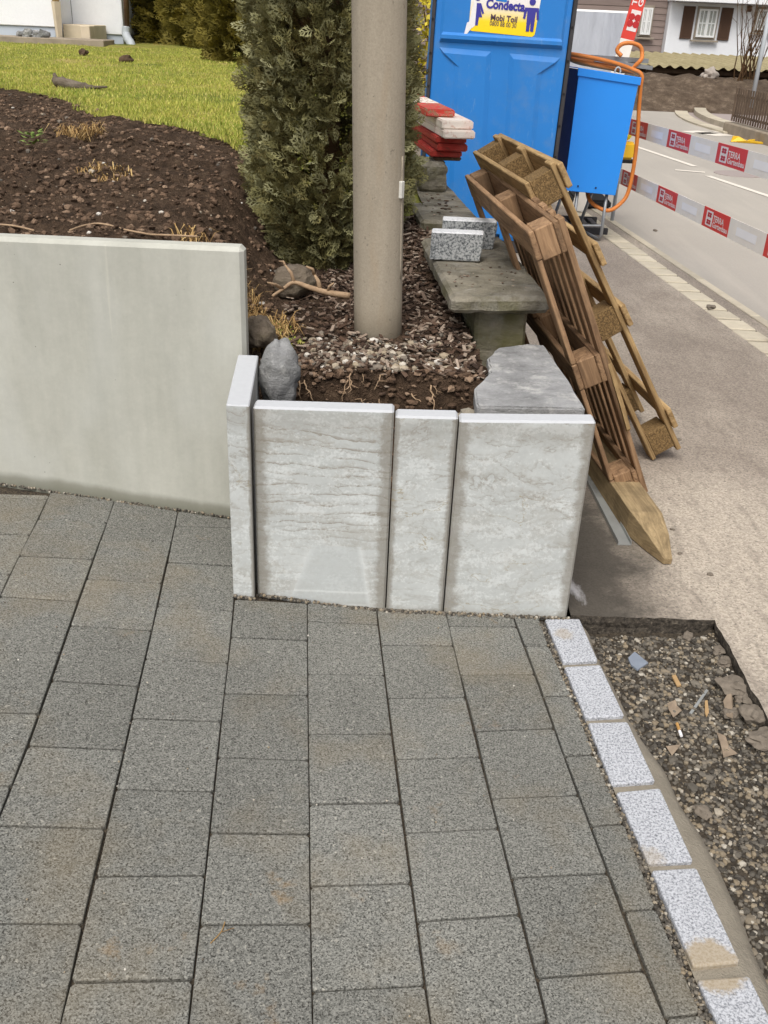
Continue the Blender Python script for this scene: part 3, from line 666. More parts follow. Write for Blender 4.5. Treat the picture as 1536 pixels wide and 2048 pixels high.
for i in range(24):
    ya, yb = .85+i*.07, .85+(i+1)*.07
    for j in range(12):
        xa, xb = lerp(-1.6, kx(ya)+.01, j/12), lerp(-1.6, kx(ya)+.01, (j+1)/12); xc, xd = lerp(-1.6, kx(yb)+.01, j/12), lerp(-1.6, kx(yb)+.01, (j+1)/12)
        o.add([(xa, ya, zp(xa)-.013), (xb, ya, zp(xb)-.013), (xd, yb, zp(xd)-.013), (xc, yb, zp(xc)-.013)], [(0, 1, 2, 3)])
for i in range(7):
    ya, yb = 2.53+i*.12, 2.53+(i+1)*.12
    for j in range(7):
        xa, xb = -2.0+j*.22, -2.0+(j+1)*.22; o.add([(xa, ya, zp(xa)-.013), (xb, ya, zp(xb)-.013), (xb, yb, zp(xb)-.013), (xa, yb, zp(xa)-.013)], [(0, 1, 2, 3)])
o.build('bedding_sand', 'joint', pav)

# ---------------- granite kerb in mortar
kerb = kind(bpy.data.objects.new('kerb', None), 'structure'); COL.objects.link(kerb)
for q in ks: bevblock('kerb_stone', [q[3], q[2], q[1], q[0]], 'granite_kerb', kerb, ins=.001, rr=.004, bv=.004, depth=.12)
mm = MB()
hr = [(330, 285), (410, 415), (490, 590), (560, 690), (650, 810), (735, 990), (835, 1130), (895, 1250), (985, 1440), (1065, 1640), (1150, 1830), (1330, 2250)]
hr = [G(*KZ(*p), -.035) for p in hr]
kr = [q for s_ in ks for q in (s_[1], s_[2])]
def along(L, y):
    for a, b in zip(L, L[1:]):
        if b.y <= y <= a.y: return lerp(b.x, a.x, (y-b.y)/(a.y-b.y+1e-9))
    return L[0].x if y > L[0].y else L[-1].x
ys = [2.42-i*.02 for i in range(84)]; prof = []
for y in ys:
    x0 = along([q[3] for q in ks][:0]+kl, y); x1 = along(kr, y); x2 = max(along(hr, y), x1+.008)+.006*mn.noise(V((y*9, 3, 0)))
    w_ = x2-x1
    prof.append([(x0+.002, y, -.006), (x1-.002, y, -.006), (x1+.2*w_, y, -.012+.004*mn.noise(V((y*30, 1, 0)))), (x1+.65*w_, y, -.026+.006*mn.noise(V((y*25, 7, 0)))), (x2, y, -.045), (x2+.006, y, GB-.01)])
vs = [p for r in prof for p in r]; k = 6
mm.add(vs, [(i*k+j, i*k+j+1, (i+1)*k+j+1, (i+1)*k+j) for i in range(len(prof)-1) for j in range(k-1)])
mm.build('mortar_haunch', 'mortar', kerb, smooth=True)

# ---------------- garden terrain
BL = [G(*p, .96) for p in ((-400, 150), (-150, 170), (0, 185), (60, 196), (130, 207), (200, 240), (260, 252), (330, 262), (430, 285), (490, 300), (600, 330), (800, 370))]
def yl(x): # edge between dug bed and lawn
    for a, b in zip(BL, BL[1:]):
        if a.x <= x <= b.x: return lerp(a.y, b.y, (x-a.x)/(b.x-a.x))
    return BL[0].y if x < BL[0].x else BL[-1].y
def zg(x, y):
    up_ = .925+.010*max(0, y-3.2)+.05*math.exp(-((y-5.2)/1.2)**2)*sm(-.7, -1.6, x)
    lo = .572+.045*(y-3.2)+.018*math.exp(-((x+.05)**2+(y-3.3)**2)/.08)
    lo += .12*sm(3.5, 4.5, y)*sm(-.22, .05, x)
    t = max(sm(-.44, -.80, x)*sm(2.8, 3.0, y), sm(4.6, 7.0, y))
    z = lo+(up_-lo)*t
    if x > -.455:
        e = 3.005+.05*mn.noise(V((x*7, 1.7, 0)))+.02*mn.noise(V((x*25, 4, 0)))
        d = sm(e, e-.09, y); z = z*(1-d)+.22*d
    return z
def zsoil(x, y):
    k = sm(yl(x)+.3, yl(x)-.1, y)
    r = .035*fbm(x*4, y*4, 0, 3)+.022*fbm(x*14, y*14, 3, 3)+.010*fbm(x*45, y*45, 5, 2)
    return zg(x, y)+r*(.35+.65*k)*sm(-.25, -.7, x)+(.012*fbm(x*18, y*18, 9, 3))*sm(-.7, -.3, x)
def grid(name, xs, ys, zf, mat, parent=None, keep=None):
    m_ = MB(); nx = len(xs); vs = [(x, y, zf(x, y)) for y in ys for x in xs]
    fs = [(j*nx+i, j*nx+i+1, (j+1)*nx+i+1, (j+1)*nx+i) for j in range(len(ys)-1) for i in range(nx-1) if keep is None or keep((xs[i]+xs[i+1])/2, (ys[j]+ys[j+1])/2)]
    m_.add(vs, fs); return m_.build(name, mat, parent, smooth=True, center=False)
def fr(a, b, st): return [a+(b-a)*i/max(1, round((b-a)/st)) for i in range(max(1, round((b-a)/st))+1)]
def wallx(y): return .40-.117*(y-2.6)     # garden side of the old wall
gs = grid('garden_bed', fr(-2.6, .36, .024), fr(2.70, 5.2, .026), zsoil, 'soil',
          keep=lambda x, y: (y > 2.985 or x > -.452) and x < wallx(y)-.02 and (y > 2.60) and not (x < -.4 and y < 2.86))
kind(gs, 'structure')
kind(grid('garden_bed', fr(-4.5, .0, .055), fr(5.2, 9.6, .06), zsoil, 'soil', keep=lambda x, y: y < yl(x)+.35), 'structure')
kind(grid('garden_bed', fr(-4.5, -2.6, .06), fr(2.99, 5.2, .06), zsoil, 'soil'), 'structure')
def zlawn(x, y): return zg(x, y)+.02+.03*fbm(x*1.1, y*1.1, 2, 3)+.012*fbm(x*6, y*6, 2, 2)
m_ = MB(); LX = fr(-14, 1.2, .1); LS = [((i/60)**1.7) for i in range(61)]; nx = len(LX); vs = []
for s_ in LS:
    for x in LX:
        y0 = yl(x)+.10*fbm(x*3, 1.3, 0, 3)+.05*fbm(x*12, 5, 0, 2); yy = y0+s_*(24-y0); e = sm(0, .02, s_)
        vs.append((min(x, wallx(yy)-.01), yy, zlawn(x, yy)-.05*(1-e)))
m_.add(vs, [(j*nx+i, j*nx+i+1, (j+1)*nx+i+1, (j+1)*nx+i) for j in range(60) for i in range(nx-1)])
lawn = kind(m_.build('lawn', 'lawn', smooth=True, center=False), 'structure')
# trench floor
kind(grid('trench_floor', fr(.5, 1.09, .012), fr(.3, 2.475, .014), lambda x, y: GB+.012*fbm(x*5, y*5, 1, 3)+.008*fbm(x*30, y*30, 2, 2)+.02*sm(.95, 1.05, x), 'bed',
          keep=lambda x, y: x > along(kr, y)-.02), 'structure')

# ================================================================== concrete wall pieces
def wallbox(name, x0, x1, y0, y1, z0, z1, mat, label, cat, group=None, bev=.01, seg=2, skew=0., tilt=0.):
    q0 = [(x0, y0, z0), (x1, y0, z0), (x1+skew, y1, z0), (x0+skew, y1, z0)]
    q1 = [(x0, y0, z1-tilt), (x1, y0, z1+tilt), (x1+skew, y1, z1+tilt), (x0+skew, y1, z1-tilt)]
    o = MB().hull8(q0, q1).build(name, mat, bev=bev, seg=seg); tag(o, label, cat, group); return o
wallbox('retaining_wall', -3.1, -.460, 2.905, 2.975, -.05, .975, 'wallcon', 'tall smooth pale concrete retaining wall in front of the dug garden bed', 'wall', bev=.013, seg=1)
PG = 'weathered precast panels along the paving'
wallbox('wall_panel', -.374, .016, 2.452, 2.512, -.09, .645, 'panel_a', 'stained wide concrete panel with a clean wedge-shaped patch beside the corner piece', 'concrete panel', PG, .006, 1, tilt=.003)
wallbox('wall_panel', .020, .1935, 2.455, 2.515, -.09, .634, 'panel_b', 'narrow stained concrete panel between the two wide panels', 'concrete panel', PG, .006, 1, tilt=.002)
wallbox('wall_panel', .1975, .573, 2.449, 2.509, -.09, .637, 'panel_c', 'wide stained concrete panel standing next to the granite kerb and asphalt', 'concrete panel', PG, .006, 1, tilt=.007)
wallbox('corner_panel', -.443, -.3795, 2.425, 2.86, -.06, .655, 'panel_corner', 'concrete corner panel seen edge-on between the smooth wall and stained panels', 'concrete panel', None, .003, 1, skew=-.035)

# ================================================================== old garden wall of stone
gw = thing('garden_wall', 'old mossy stone garden wall with flat cap slabs leading to the toilet cabin', 'wall', (.3, 3, 0))
def wx(y): return min(.567-.117*(y-3.4), .582)
def blockq(name, y0, y1, xa, xb, z0, z1, mat, parent, bev=.008, jit=.008):
    q0, q1 = [], []
    for (x, y) in ((wx(y0)+xa, y0), (wx(y0)+xb, y0), (wx(y1)+xb, y1), (wx(y1)+xa, y1)):
        q0.append((x+rnd(-jit, jit), y+rnd(-jit, jit), z0)); q1.append((x+rnd(-jit, jit), y+rnd(-jit, jit), z1+rnd(-.003, .003)))
    return rough(MB().hull8(q0, q1), name, mat, parent, bev)
def rough(mb, name, mat, parent, bev=.01, amp=.006, cuts=5, fr_=9.):
    """bevelled and subdivided block with a hewn, uneven skin"""
    o = mb.build(name, mat, parent, bev=bev, seg=1)
    b = bmesh.new(); b.from_mesh(o.data)
    for _ in range(2):
        bmesh.ops.subdivide_edges(b, edges=[e for e in b.edges if e.calc_length() > .05], cuts=cuts, use_grid_fill=True)
    b.normal_update()
    for v in b.verts:
        p = v.co+o.location; k = mn.fractal(p*fr_, 1, 2, 4)+.5*mn.noise(p*40)
        v.co += v.normal*k*amp
    b.to_mesh(o.data); b.free(); return o
# stones of the wall body
yy = 2.58; ci = 0
while yy < 14:
    L = rnd(.30, .46) if yy < 6 else 1.6
    top = .545 if yy < 3.2 else (.685 if yy < 4.55 else .74)
    zs = [0]; h_ = 0
    while h_ < top-.001:
        h_ = min(top, h_+rnd(.16, .24) if top-h_ > .3 else top); zs.append(h_)
    for za, zb in zip(zs, zs[1:]):
        if za == 0: za = -.08
        blockq('wall_stone', yy+.004, yy+L-.004, -.26+(.09 if yy < 3.35 else .0), -.045-(.02 if yy > 3.3 else 0), za+.003, zb-.003, 'stone_wall', gw, .012)
    yy += L
# cap slabs
def capslab(name, q, z0, z1, mat, label, amp=.006):
    mb = MB().hull8([(x, y, z0) for x, y in q], [(x, y, z1) for x, y in q]); o = rough(mb, name, mat, gw, .014 if mat == 'slab_old' else .007, amp); o['label'] = label; return o
ol = [G(x, y, .60) for x, y in ((953, 812), (949, 775), (980, 745), (975, 716), (996, 695), (1055, 687), (1090, 690), (1135, 757), (1172, 817))]
ol2 = []
for i in range(len(ol)):
    a, b = ol[i], ol[(i+1) % len(ol)]
    for k in range(5):
        p = a.lerp(b, k/5); ol2.append((p.x+.006*mn.noise(p*60), p.y+.006*mn.noise(p*60+V((5, 5, 5))), .60))
ol2 = [p for p in ol2[::-1]]
sl_ = MB(); sl_.prism([(x, y, .553) for x, y, z in ol2[::-1]], (0, 0, .047)); o = sl_.build('cap_slab', 'slab_pale', gw, bev=.006, seg=2); o['label'] = 'pale grey irregular slab behind the panel tops'
capslab('cap_slab', [(.205, 3.30), (.562, 3.37), (.475, 4.46), (.10, 4.42)], .69, .75, 'slab_old', 'thick dark mossy cap slab carrying two granite blocks')
capslab('cap_slab', [(.11, 4.47), (.40, 4.47), (.215, 6.2), (-.08, 6.2)], .742, .80, 'slab_old', 'rough grey cap slab under the stone pier')
capslab('cap_slab', [(-.09, 6.22), (.21, 6.22), (.02, 7.8), (-.28, 7.8)], .742, .80, 'slab_old', 'rough cap slab behind the shrub')
# crumbling bedding mortar under the front slab
o = MB()
for i in range(26): o.blob((lerp(.20, .56, i/25.)+rnd(-.01, .01), 2.615+rnd(-.02, .015)+(.10 if i < 4 else 0), .535+rnd(-.015, .012)), rnd(.014, .028), 1, .4)
o.build('bedding_mortar', 'mortar', gw)
pier = rough(MB().hull8([(.105, 5.28, .795), (.255, 5.28, .795), (.24, 5.6, .795), (.10, 5.6, .795)], [(.105, 5.28, .948), (.255, 5.28, .948), (.24, 5.6, .948), (.10, 5.6, .948)]), 'stone_pier', 'slab_old', None, .02, .012)
tag(pier, 'rounded stone pier on the wall slab holding up the painted boards', 'stone pier')
# painted planks on the pier
def board(cx, yf, w_, z, th, L, dx, mat, label):
    m_ = MB(); m_.box((L/2, 0, th/2), (L, w_, th)); o = m_.build('plank', mat, None, bev=.006, seg=2, center=False)
    o.location = (cx, yf, z); o.rotation_euler = (0, 0, math.pi/2+math.atan(dx)); tag(o, label, 'plank', 'red and white painted planks stacked on the stone pier'); return o
zb = .952
for cx, yf, w_, th, dx, mat, lab in (
        (.255, 5.36, .15, .020, .14, 'wood_dark', 'short bare brown plank at the very bottom of the painted stack'),
        (.245, 5.33, .17, .031, .15, 'board_red', 'lowest red painted plank of the stack on the stone pier'),
        (.275, 5.30, .16, .036, .14, 'board_red', 'second red painted plank of the stack, poking out a little further'),
        (.265, 5.31, .165, .031, .15, 'board_red', 'dull dark red plank under the two white planks'),
        (.302, 5.23, .165, .040, .16, 'board_white', 'lower white painted plank with chipped blueish end'),
        (.292, 5.27, .165, .042, .15, 'board_white', 'upper white painted plank with brown worn end grain'),
        (.205, 5.42, .155, .037, .15, 'board_mixed', 'topmost plank of the stack with a bright red painted end')):
    board(cx, yf, w_, zb, th, 1.75, dx, mat, lab); zb += th*1.0+.0015
zb0 = .955
# cut granite blocks on the slab
def gblock(x0, x1, y0, d, z0, h_, label, notch):
    m_ = MB(); pr = [(x0, z0), (x1-.012, z0), (x1, z0+h_-.02), (x1-.004, z0+h_), (x0+.002, z0+h_)]
    m_.prism([(x, y0+(.0 if z < z0+.05 else -.003), z) for x, z in pr], (.004, d, 0)); o = m_.build('granite_block', 'granite_cut', bev=.004, seg=1)
    o.data.materials.append(MT['granite_top'])
    for p in o.data.polygons:
        if p.normal.z > .7: p.material_index = 1
    tag(o, label, 'granite block', 'cut granite blocks on the mossy slab'); return o
gblock(.138, .352, 3.87, .075, .753, .112, 'front light-topped cut granite block on the mossy slab', 1)
gblock(.190, .424, 4.11, .08, .753, .118, 'rear longer cut granite block on the mossy slab, touching the pallet', 1)

# ================================================================== concrete pole
pc = V((-.05, 3.37, 0)); e = thing('utility_pole', 'round weathered concrete pole standing in the mulch bed', 'pole', (pc.x, pc.y, .5))
r0 = .0862
o = MB(); hs_ = [.45+.25*i for i in range(23)]
tp = AY(758.5, 0, 3.37)
def pax(z): return V((lerp(pc.x, tp.x, (z-.55)/(tp.z-.55)), pc.y, z))
o.tube([pax(z) for z in hs_], [r0*(1+.012*(z-.55)) for z in hs_], 40); o.build('shaft', 'pole', e, smooth=True)
def onpole(ang, z, rr=0.): a_ = rad(ang); p = pax(z); R_ = r0*(1+.012*(z-.55))+rr; return V((p.x+R_*math.cos(a_), p.y+R_*math.sin(a_), z))
o = MB(); zs_ = [.80+.045*i for i in range(10)]
o.tube([onpole(-24, z, -.001) for z in zs_], .0045, 8); o.build('cable_conduit', 'pole', e, smooth=True)
o = MB(); p = onpole(-30, 1.10, .004); o.box(p, (.012, .02, .055), Matrix.Rotation(rad(-30), 3, 'Z')); o.build('number_tag', 'tag_white', e, bev=.002)

# ================================================================== boulders by the pole
def boulder(name, p, r, sq, seed, mat, label, jag=.22, sub=4):
    o = MB(); o.blob(p, r, sub, jag, seed=seed, sq=sq, rz=.3); o.v = [tuple(V(q)+(V(q)-V(p)).normalized()*(.007*mn.fractal(V(q)*18, 1, 2, 5)+.006*mn.cell(V(q)*14))) for q in o.v]; b = o.build(name, mat, smooth=True); tag(b, label, 'boulder', None); return b
boulder('boulder', (-.348, 2.83, .60), .105, (.58, .7, 1.12), 31.7, 'rock', 'pale grey upright boulder wedged behind the corner panel')
boulder('boulder', (-.40, 3.78, .665), .085, (.95, .8, .72), 8.4, 'rock_brown', 'rounded brown boulder half sunk in the bed near the pole')
boulder('boulder', (-.44, 3.10, .66), .07, (.8, 1.2, .7), 2.4, 'rock_brown', 'dark small boulder against the end of the smooth wall')

# ================================================================== pallets
def pallet_frame(o, l, d):
    l = V(l).normalized(); d = V(d); d = (d-l*d.dot(l)).normalized(); t = d.cross(l)
    m_ = Matrix((d, l, t)).transposed().to_4x4(); m_.translation = V(o); return m_
def pbox(e, name, mat, d0, d1, l0, l1, t0, t1, bev=.003):
    sz = (d1-d0, l1-l0, t1-t0); ctr = ((d0+d1)/2, (l0+l1)/2, (t0+t1)/2)
    ax = max(range(3), key=lambda i: sz[i]) if mat != 'chip' else 0
    m_ = MB()
    if ax == 1: m_.box((0, 0, 0), (sz[1], sz[0], sz[2])); ro = (0, 0, math.pi/2)
    elif ax == 2: m_.box((0, 0, 0), (sz[2], sz[1], sz[0])); ro = (0, -math.pi/2, 0)
    else: m_.box((0, 0, 0), sz); ro = (0, 0, 0)
    return local(name, m_, mat, e, ctr, ro, bev=bev)
# the brown one, leaning straight on the mossy slab
L1, D1, T1 = 1.10, 1.22, .126
p1 = thing('pallet', 'reddish brown wooden pallet with close deck boards leaning directly on the mossy slab', 'pallet', None, 'wooden pallets leaning on the garden wall',
           pallet_frame((.884, 3.245, .003), (-.4131, -.0541, .9091), (-.1162, .9932, .0063)))
bt = .019
for l0, l1 in ((0, .10), (.50, .60), (1.0, 1.10)): pbox(p1, 'base_board', 'wood_red', 0, D1, l0, l1, 0, bt)
for d0, d1 in ((0, .085), (.57, .66), (D1-.085, D1)):
    for l0, l1 in ((.102, .498), (.602, .998)): pbox(p1, 'base_board', 'wood_red', d0+.004, d1, l0, l1, .001, bt-.001)
for k, d0 in enumerate((.004, .55, D1-.12)):
    for j, l0 in enumerate((.0, .49, .985)): pbox(p1, 'block', 'wood_red', d0, d0+.11, l0+.004, l0+.115, bt+.0005, .086, .004)
for l0, l1 in ((0, .11), (.495, .605), (.99, 1.10)): pbox(p1, 'stringer_board', 'wood_red', 0, D1, l0, l1, .0865, .105)
nd = 11; dw = D1/nd
for i in range(nd): pbox(p1, 'deck_board', 'wood_red', i*dw, i*dw+dw*.56, -.002, 1.102, .1055, T1, .002)
for i in range(nd):
    for l0 in (.05, .55, 1.05):
        o = MB(); o.tube([(0, 0, 0), (0, 0, .0012)], .0035, 6); local('nail', o, 'steel', p1, (i*dw+dw*.3, l0, T1))
# stamp mark burnt into the lowest near block
o = MB()
for (a, b, w_, h_) in ((0, .017, .036, .0018), (0, -.017, .036, .0018), (.017, 0, .0018, .036), (-.017, 0, .0018, .036), (-.006, 0, .0014, .022), (.004, .008, .012, .0014), (.004, 0, .012, .0014)):
    o.box((0, a, b), (.0006, w_, h_))
local('stamp_mark', o, 'wood_dark', p1, (.0034, .058, .056), (rad(6), 0, 0))
# split piece hanging off the near edge
o = MB(); o.prism([(0, 0, 0), (.24, .004, 0), (.30, .016, 0), (.22, .018, 0), (.12, .026, 0), (.02, .02, 0)], (0, 0, .014)); local('splinter', o, 'wood_pale', p1, (-.01, .28, .112), (0, 0, math.pi/2+.08))
# the paler one behind it
L2, D2, T2 = 1.29, .95, .15
p2 = thing('pallet', 'paler yellowish open pallet with chipboard blocks leaning on the brown pallet', 'pallet', None, 'wooden pallets leaning on the garden wall',
           pallet_frame((1.118, 3.665, .004), (-.5188, -.0674, .8522), (-.1349, .9909, -.0038)))
for l0, l1 in ((1.19, 1.285),): pbox(p2, 'base_board', 'wood_pale', 0, D2, l0, l1, 0, .018)
for d0, d1 in ((0, .08), (.43, .52), (D2-.08, D2)): pbox(p2, 'base_board', 'wood_pale', d0+.003, d1, 0, 1.188, .0, .018)
for d0 in (.004, .425, D2-.105):
    for l0 in (.012, .59, 1.17): pbox(p2, 'block', 'chip', d0, d0+.10, l0, l0+.112, .0185, .108, .003)
for d0 in (.0, .43, D2-.08): pbox(p2, 'stringer_board', 'wood_pale', d0, d0+.08, -.012, 1.30, .1085, .1285)
for l0 in (1.195, .87, .60, .10): pbox(p2, 'deck_board', 'wood_pale', -.018, D2+.015, l0, l0+.095, .129, .150)
# timber stake and channel on the asphalt
st = thing('timber_stake', 'squared timber stake with a hewn point lying on the asphalt under the pallet', 'stake', (.95, 2.9, 0))
a0 = V((.975, 2.80, 0)); dr = V((-.10, 1, 0)).normalized(); nr = V((dr.y, -dr.x, 0)); W_ = .094; Hh = .092
def sp(u, v, z): q = a0+dr*u+nr*v; return (q.x, q.y, z+.003)
m_ = MB()
sec = [(.0, [(-.02, -.01), (-.012, -.01), (-.012, -.004), (-.02, -.004)])]
rings = []
for u, x0, x1, z0, z1 in ((0, -.022, .006, 0, .022), (.10, -.056, .022, 0, .064), (.205, -.082, .029, 0, Hh), (.22, -.085, .029, 0, Hh), (.5, -.085, .029, 0, Hh), (.9, -.085, .029, 0, Hh)):
    rings.append([sp(u, x0, z0), sp(u, x1, z0), sp(u, x1, z1), sp(u, x0, z1)])
vs = [p for r in rings for p in r]
m_.add(vs, [(i*4+j, i*4+(j+1) % 4, i*4+4+(j+1) % 4, i*4+4+j) for i in range(5) for j in range(4)]+[(3, 2, 1, 0), (20, 21, 22, 23)])
# rotate so that grain follows X: build in local axes of the stake
ang = math.atan2(dr.y, dr.x); Rm = Matrix.Rotation(-ang, 3, 'Z'); m2 = MB(); m2.add([Rm @ (V(p)-a0) for p in m_.v], m_.f)
o = m2.build('timber', 'wood_stake', None, center=False, bev=.002); o.parent = st; o.matrix_parent_inverse = st.matrix_basis.inverted(); o.location = a0; o.rotation_euler = (0, 0, ang)
ch = MB(); ca = V((.848, 2.925, .001)); cdv = V((-.05, 1, 0)).normalized(); cn = V((cdv.y, -cdv.x, 0))
for v0, v1, z0, z1 in ((-.024, .024, 0, .0025), (-.024, -.0215, .0025, .016), (.0215, .024, .0025, .016)):
    q = [ca+cn*v0, ca+cn*v1, ca+cn*v1+cdv*.75, ca+cn*v0+cdv*.75]; ch.hull8([(p.x, p.y, p.z+z0) for p in q], [(p.x, p.y, p.z+z1) for p in q])
tag(ch.build('metal_channel', 'aluminium'), 'light metal channel lying on the asphalt between panel and timber stake', 'metal profile')

# ================================================================== portable toilet
TY = 7.7
def T_(x, y, dy=0.): p = AY(x, y, TY); return V((p.x, TY+dy, p.z))
x0, x1 = T_(858, 0).x, T_(1148, 0).x
to = thing('portable_toilet', 'tall blue plastic portable toilet cabin with yellow and white sticker', 'toilet', ((x0+x1)/2, TY, 0))
def slabq(name, x0, x1, y0, y1, z0, z1, mat, par, bev=.01, seg=2):
    return MB().hull8([(x0, y0, z0), (x1, y0, z0), (x1, y1, z0), (x0, y1, z0)], [(x0, y0, z1), (x1, y0, z1), (x1, y1, z1), (x0, y1, z1)]).build(name, mat, par, bev=bev, seg=seg)
slabq('cabin_body', x0+.012, x1-.012, TY+.012, TY+1.12, .10, 2.18, 'toilet_blue', to, .03, 3)
slabq('skid_base', x0-.01, x1+.01, TY-.02, TY+1.15, .002, .10, 'trim_dark', to, .01)
slabq('roof', x0-.03, x1+.03, TY-.04, TY+1.16, 2.182, 2.30, 'toilet_roof', to, .05, 3)
slabq('door', x0+.03, x1-.035, TY-.012, TY+.0115, .14, 2.15, 'toilet_blue', to, .006)
for a, b in ((x0, x0+.024), (x1-.028, x1)):
    tr_ = slabq('edge_trim', a, b, TY-.016, TY+.03, .11, 2.17, 'trim_dark', to, .004)
    for k in range(9):
        z_ = .3+k*.22; o = MB(); o.tube([(lerp(a, b, .35), TY-.021, z_), (lerp(a, b, .35), TY-.016, z_)], .009, 8); o.build('screw', 'rubber_black', tr_)
zl = T_(980, 80).z
# upper moulded field with a lip, lower raised fields with splayed shoulders
m_ = MB(); xa, xb = T_(872, 85).x, T_(1118, 95).x
m_.add([(xa, TY-.012, zl-.035), (xb, TY-.012, zl-.035), (xa+.01, TY-.042, zl-.008), (xb-.01, TY-.042, zl-.008), (xa+.01, TY-.042, zl+.016), (xb-.01, TY-.042, zl+.016), (xa+.02, TY-.026, zl+.034), (xb-.02, TY-.026, zl+.034), (xa+.02, TY-.026, 2.10), (xb-.02, TY-.026, 2.10), (xa, TY-.012, 2.13), (xb, TY-.012, 2.13)],
       [(0, 1, 3, 2), (2, 3, 5, 4), (4, 5, 7, 6), (6, 7, 9, 8), (8, 9, 11, 10), (0, 2, 4, 6, 8, 10), (1, 11, 9, 7, 5, 3)]); m_.build('upper_panel', 'toilet_blue', to)
def emboss(pts, name='lower_panel', d=.013):
    P_ = [T_(*p) for p in pts]; cen = sum(P_, V())/len(P_); m_ = MB(); n_ = len(P_)
    A = [V((p.x, TY-.0125, p.z)) for p in P_]; B = [V((p.x+(cen.x-p.x)/(abs(cen.x-p.x)+1e-6)*.035, TY-.0125-d, p.z+(cen.z-p.z)/(abs(cen.z-p.z)+1e-6)*.035)) for p in P_]
    m_.add(A+B, [tuple(n_+i for i in range(n_))]+[(i, (i+1) % n_, n_+(i+1) % n_, n_+i) for i in range(n_)]); m_.build(name, 'toilet_blue', to)
emboss([(870, 100), (872, 96), (976, 103), (962, 480), (892, 480), (903, 124)][1:]); emboss([(1012, 106), (1114, 113), (1078, 137), (1052, 480), (998, 480)])
# sticker
SY = TY-.028
def P_s(x, y, dy=0.): p = AY(x, y, SY); return V((p.x, SY+dy, p.z))
cor = [P_s(930, 62), P_s(1062, 73), P_s(1076, -14), P_s(936, -22)]
def rcorner(q, r_, n_=5):
    out = []
    for i in range(4):
        p, a, b = q[i], q[i-1], q[(i+1) % 4]; u = (a-p).normalized(); w_ = (b-p).normalized()
        for k in range(n_+1):
            t = k/n_; out.append(p+u*r_*(1-t)**2+w_*r_*t*t)
    return out
o = MB(); o.prism([p for p in rcorner(cor, .03)], (0, .0015, 0)); stk = o.build('sticker', 'sticker', to)
def put(txt, pl, pr, mat, par, ys=1.0, bold=.0, Y=None, up=None):
    vs, fs = text_geo(txt, 1.0, bold); w_ = max(v[0] for v in vs)-min(v[0] for v in vs); mnx = min(v[0] for v in vs)
    d = pr-pl; s_ = d.length/w_; ux = d.normalized(); uz = up or V((0, -1, 0)).cross(ux)*-1
    uz = V((-ux.z, 0, ux.x)); m_ = MB(); m_.add([pl+ux*(v[0]-mnx)*s_+uz*v[1]*s_*ys for v in vs], fs); return m_.build('lettering', mat, par)
dY = -.003
put('Condecta', P_s(964, 15.5, dY), P_s(1042, 21.5, dY), 'print_blue', stk, 1.15, .045); put('Mobi Toil', P_s(973.5, 40, dY), P_s(1026.5, 44.5, dY), 'print_violet', stk, 1.1, .03)
put('0800 88 00 30', P_s(972, 50.5, dY), P_s(1025, 55, dY), 'print_violet', stk, 1.25, .004)
def icon(cx, cy, s_, skirt, clip=False):
    b0 = P_s(cx, cy, dY); m_ = MB(); px = lambda u, v: V((b0.x+u*s_, SY+dY, b0.z+v*s_))
    m_.add([px(.11*math.cos(2*math.pi*k/14), .92+.11*math.sin(2*math.pi*k/14)) for k in range(14)], [tuple(range(14))])
    body = [(-.24, .74), (.24, .74), (.28, .40), (.20, .38), (.17, .62), (.15, .62), (.13, -.0), (.02, 0), (0, .36), (-.02, 0), (-.13, 0), (-.15, .62), (-.17, .62), (-.20, .38), (-.28, .40)]
    if skirt: body = [(-.02, .74), (.14, .74), (.28, .42), (.22, .38), (.12, .58), (.22, .28), (.10, .28), (.08, 0), (-.02, 0)]
    m_.add([px(*p) for p in body], [tuple(range(len(body)))]); return m_.build('pictogram', 'print_blue', stk)
icon(1052, 62, .205, False); icon(944, 51, .19, True)
o = MB(); tear = [(920, 74), (926, 70), (935, 58), (944, 51), (946, 30), (949, 12), (952, -6), (945, -6), (936, 18), (931, 44), (927, 46)]
o.prism([P_s(x, y, dY*.5) for x, y in tear[::-1]], (0, -.0005, 0)); o.build('torn_paper', 'paper_white', stk)
o = MB(); o.prism([P_s(*p, dY*.6) for p in ((984, -6), (1006, -6), (1006, 4.5), (997, 3), (984, 1.5))], (0, -.0004, 0)); o.build('torn_gap', 'toilet_blue', stk)
to.rotation_euler = (0, rad(.9), 0)

# ================================================================== blue power box on its stand
BY = 8.2
bx = thing('power_box', 'bright blue steel power cabinet tilted on a tubular stand beside the toilet', 'power box', (1.6, 8.4, 0))
f = [AY(1129, 381, BY), AY(1230, 391, BY+.06), AY(1279, 158, BY+.06), AY(1159, 139, BY)]
dp = V((-.045, .36, 0)); bk = [p+dp for p in f]
def face8(name, f4, b4, mat, par, bev=.006): return MB().hull8([f4[0], f4[1], b4[1], b4[0]], [f4[3], f4[2], b4[2], b4[3]]).build(name, mat, par, bev=bev, seg=2)
ux = (f[1]-f[0]).normalized(); uz = (f[3]-f[0]).normalized()
body = face8('cabinet', [p+V((0, .012, 0)) for p in f], bk, 'box_side', bx)
face8('front_door', [f[0]+ux*-.004, f[1]+ux*.004, f[2], f[3]], [p+V((0, .011, 0)) for p in f], 'box_blue', bx, .003)
lf = [f[3]-uz*.045-ux*.012+V((0, -.012, 0)), f[2]-uz*.045+ux*.012+V((0, -.012, 0)), f[2]+uz*.012+ux*.012+V((0, -.012, 0)), f[3]+uz*.012-ux*.012+V((0, -.012, 0))]
lb = [p+dp*1.08 for p in lf]
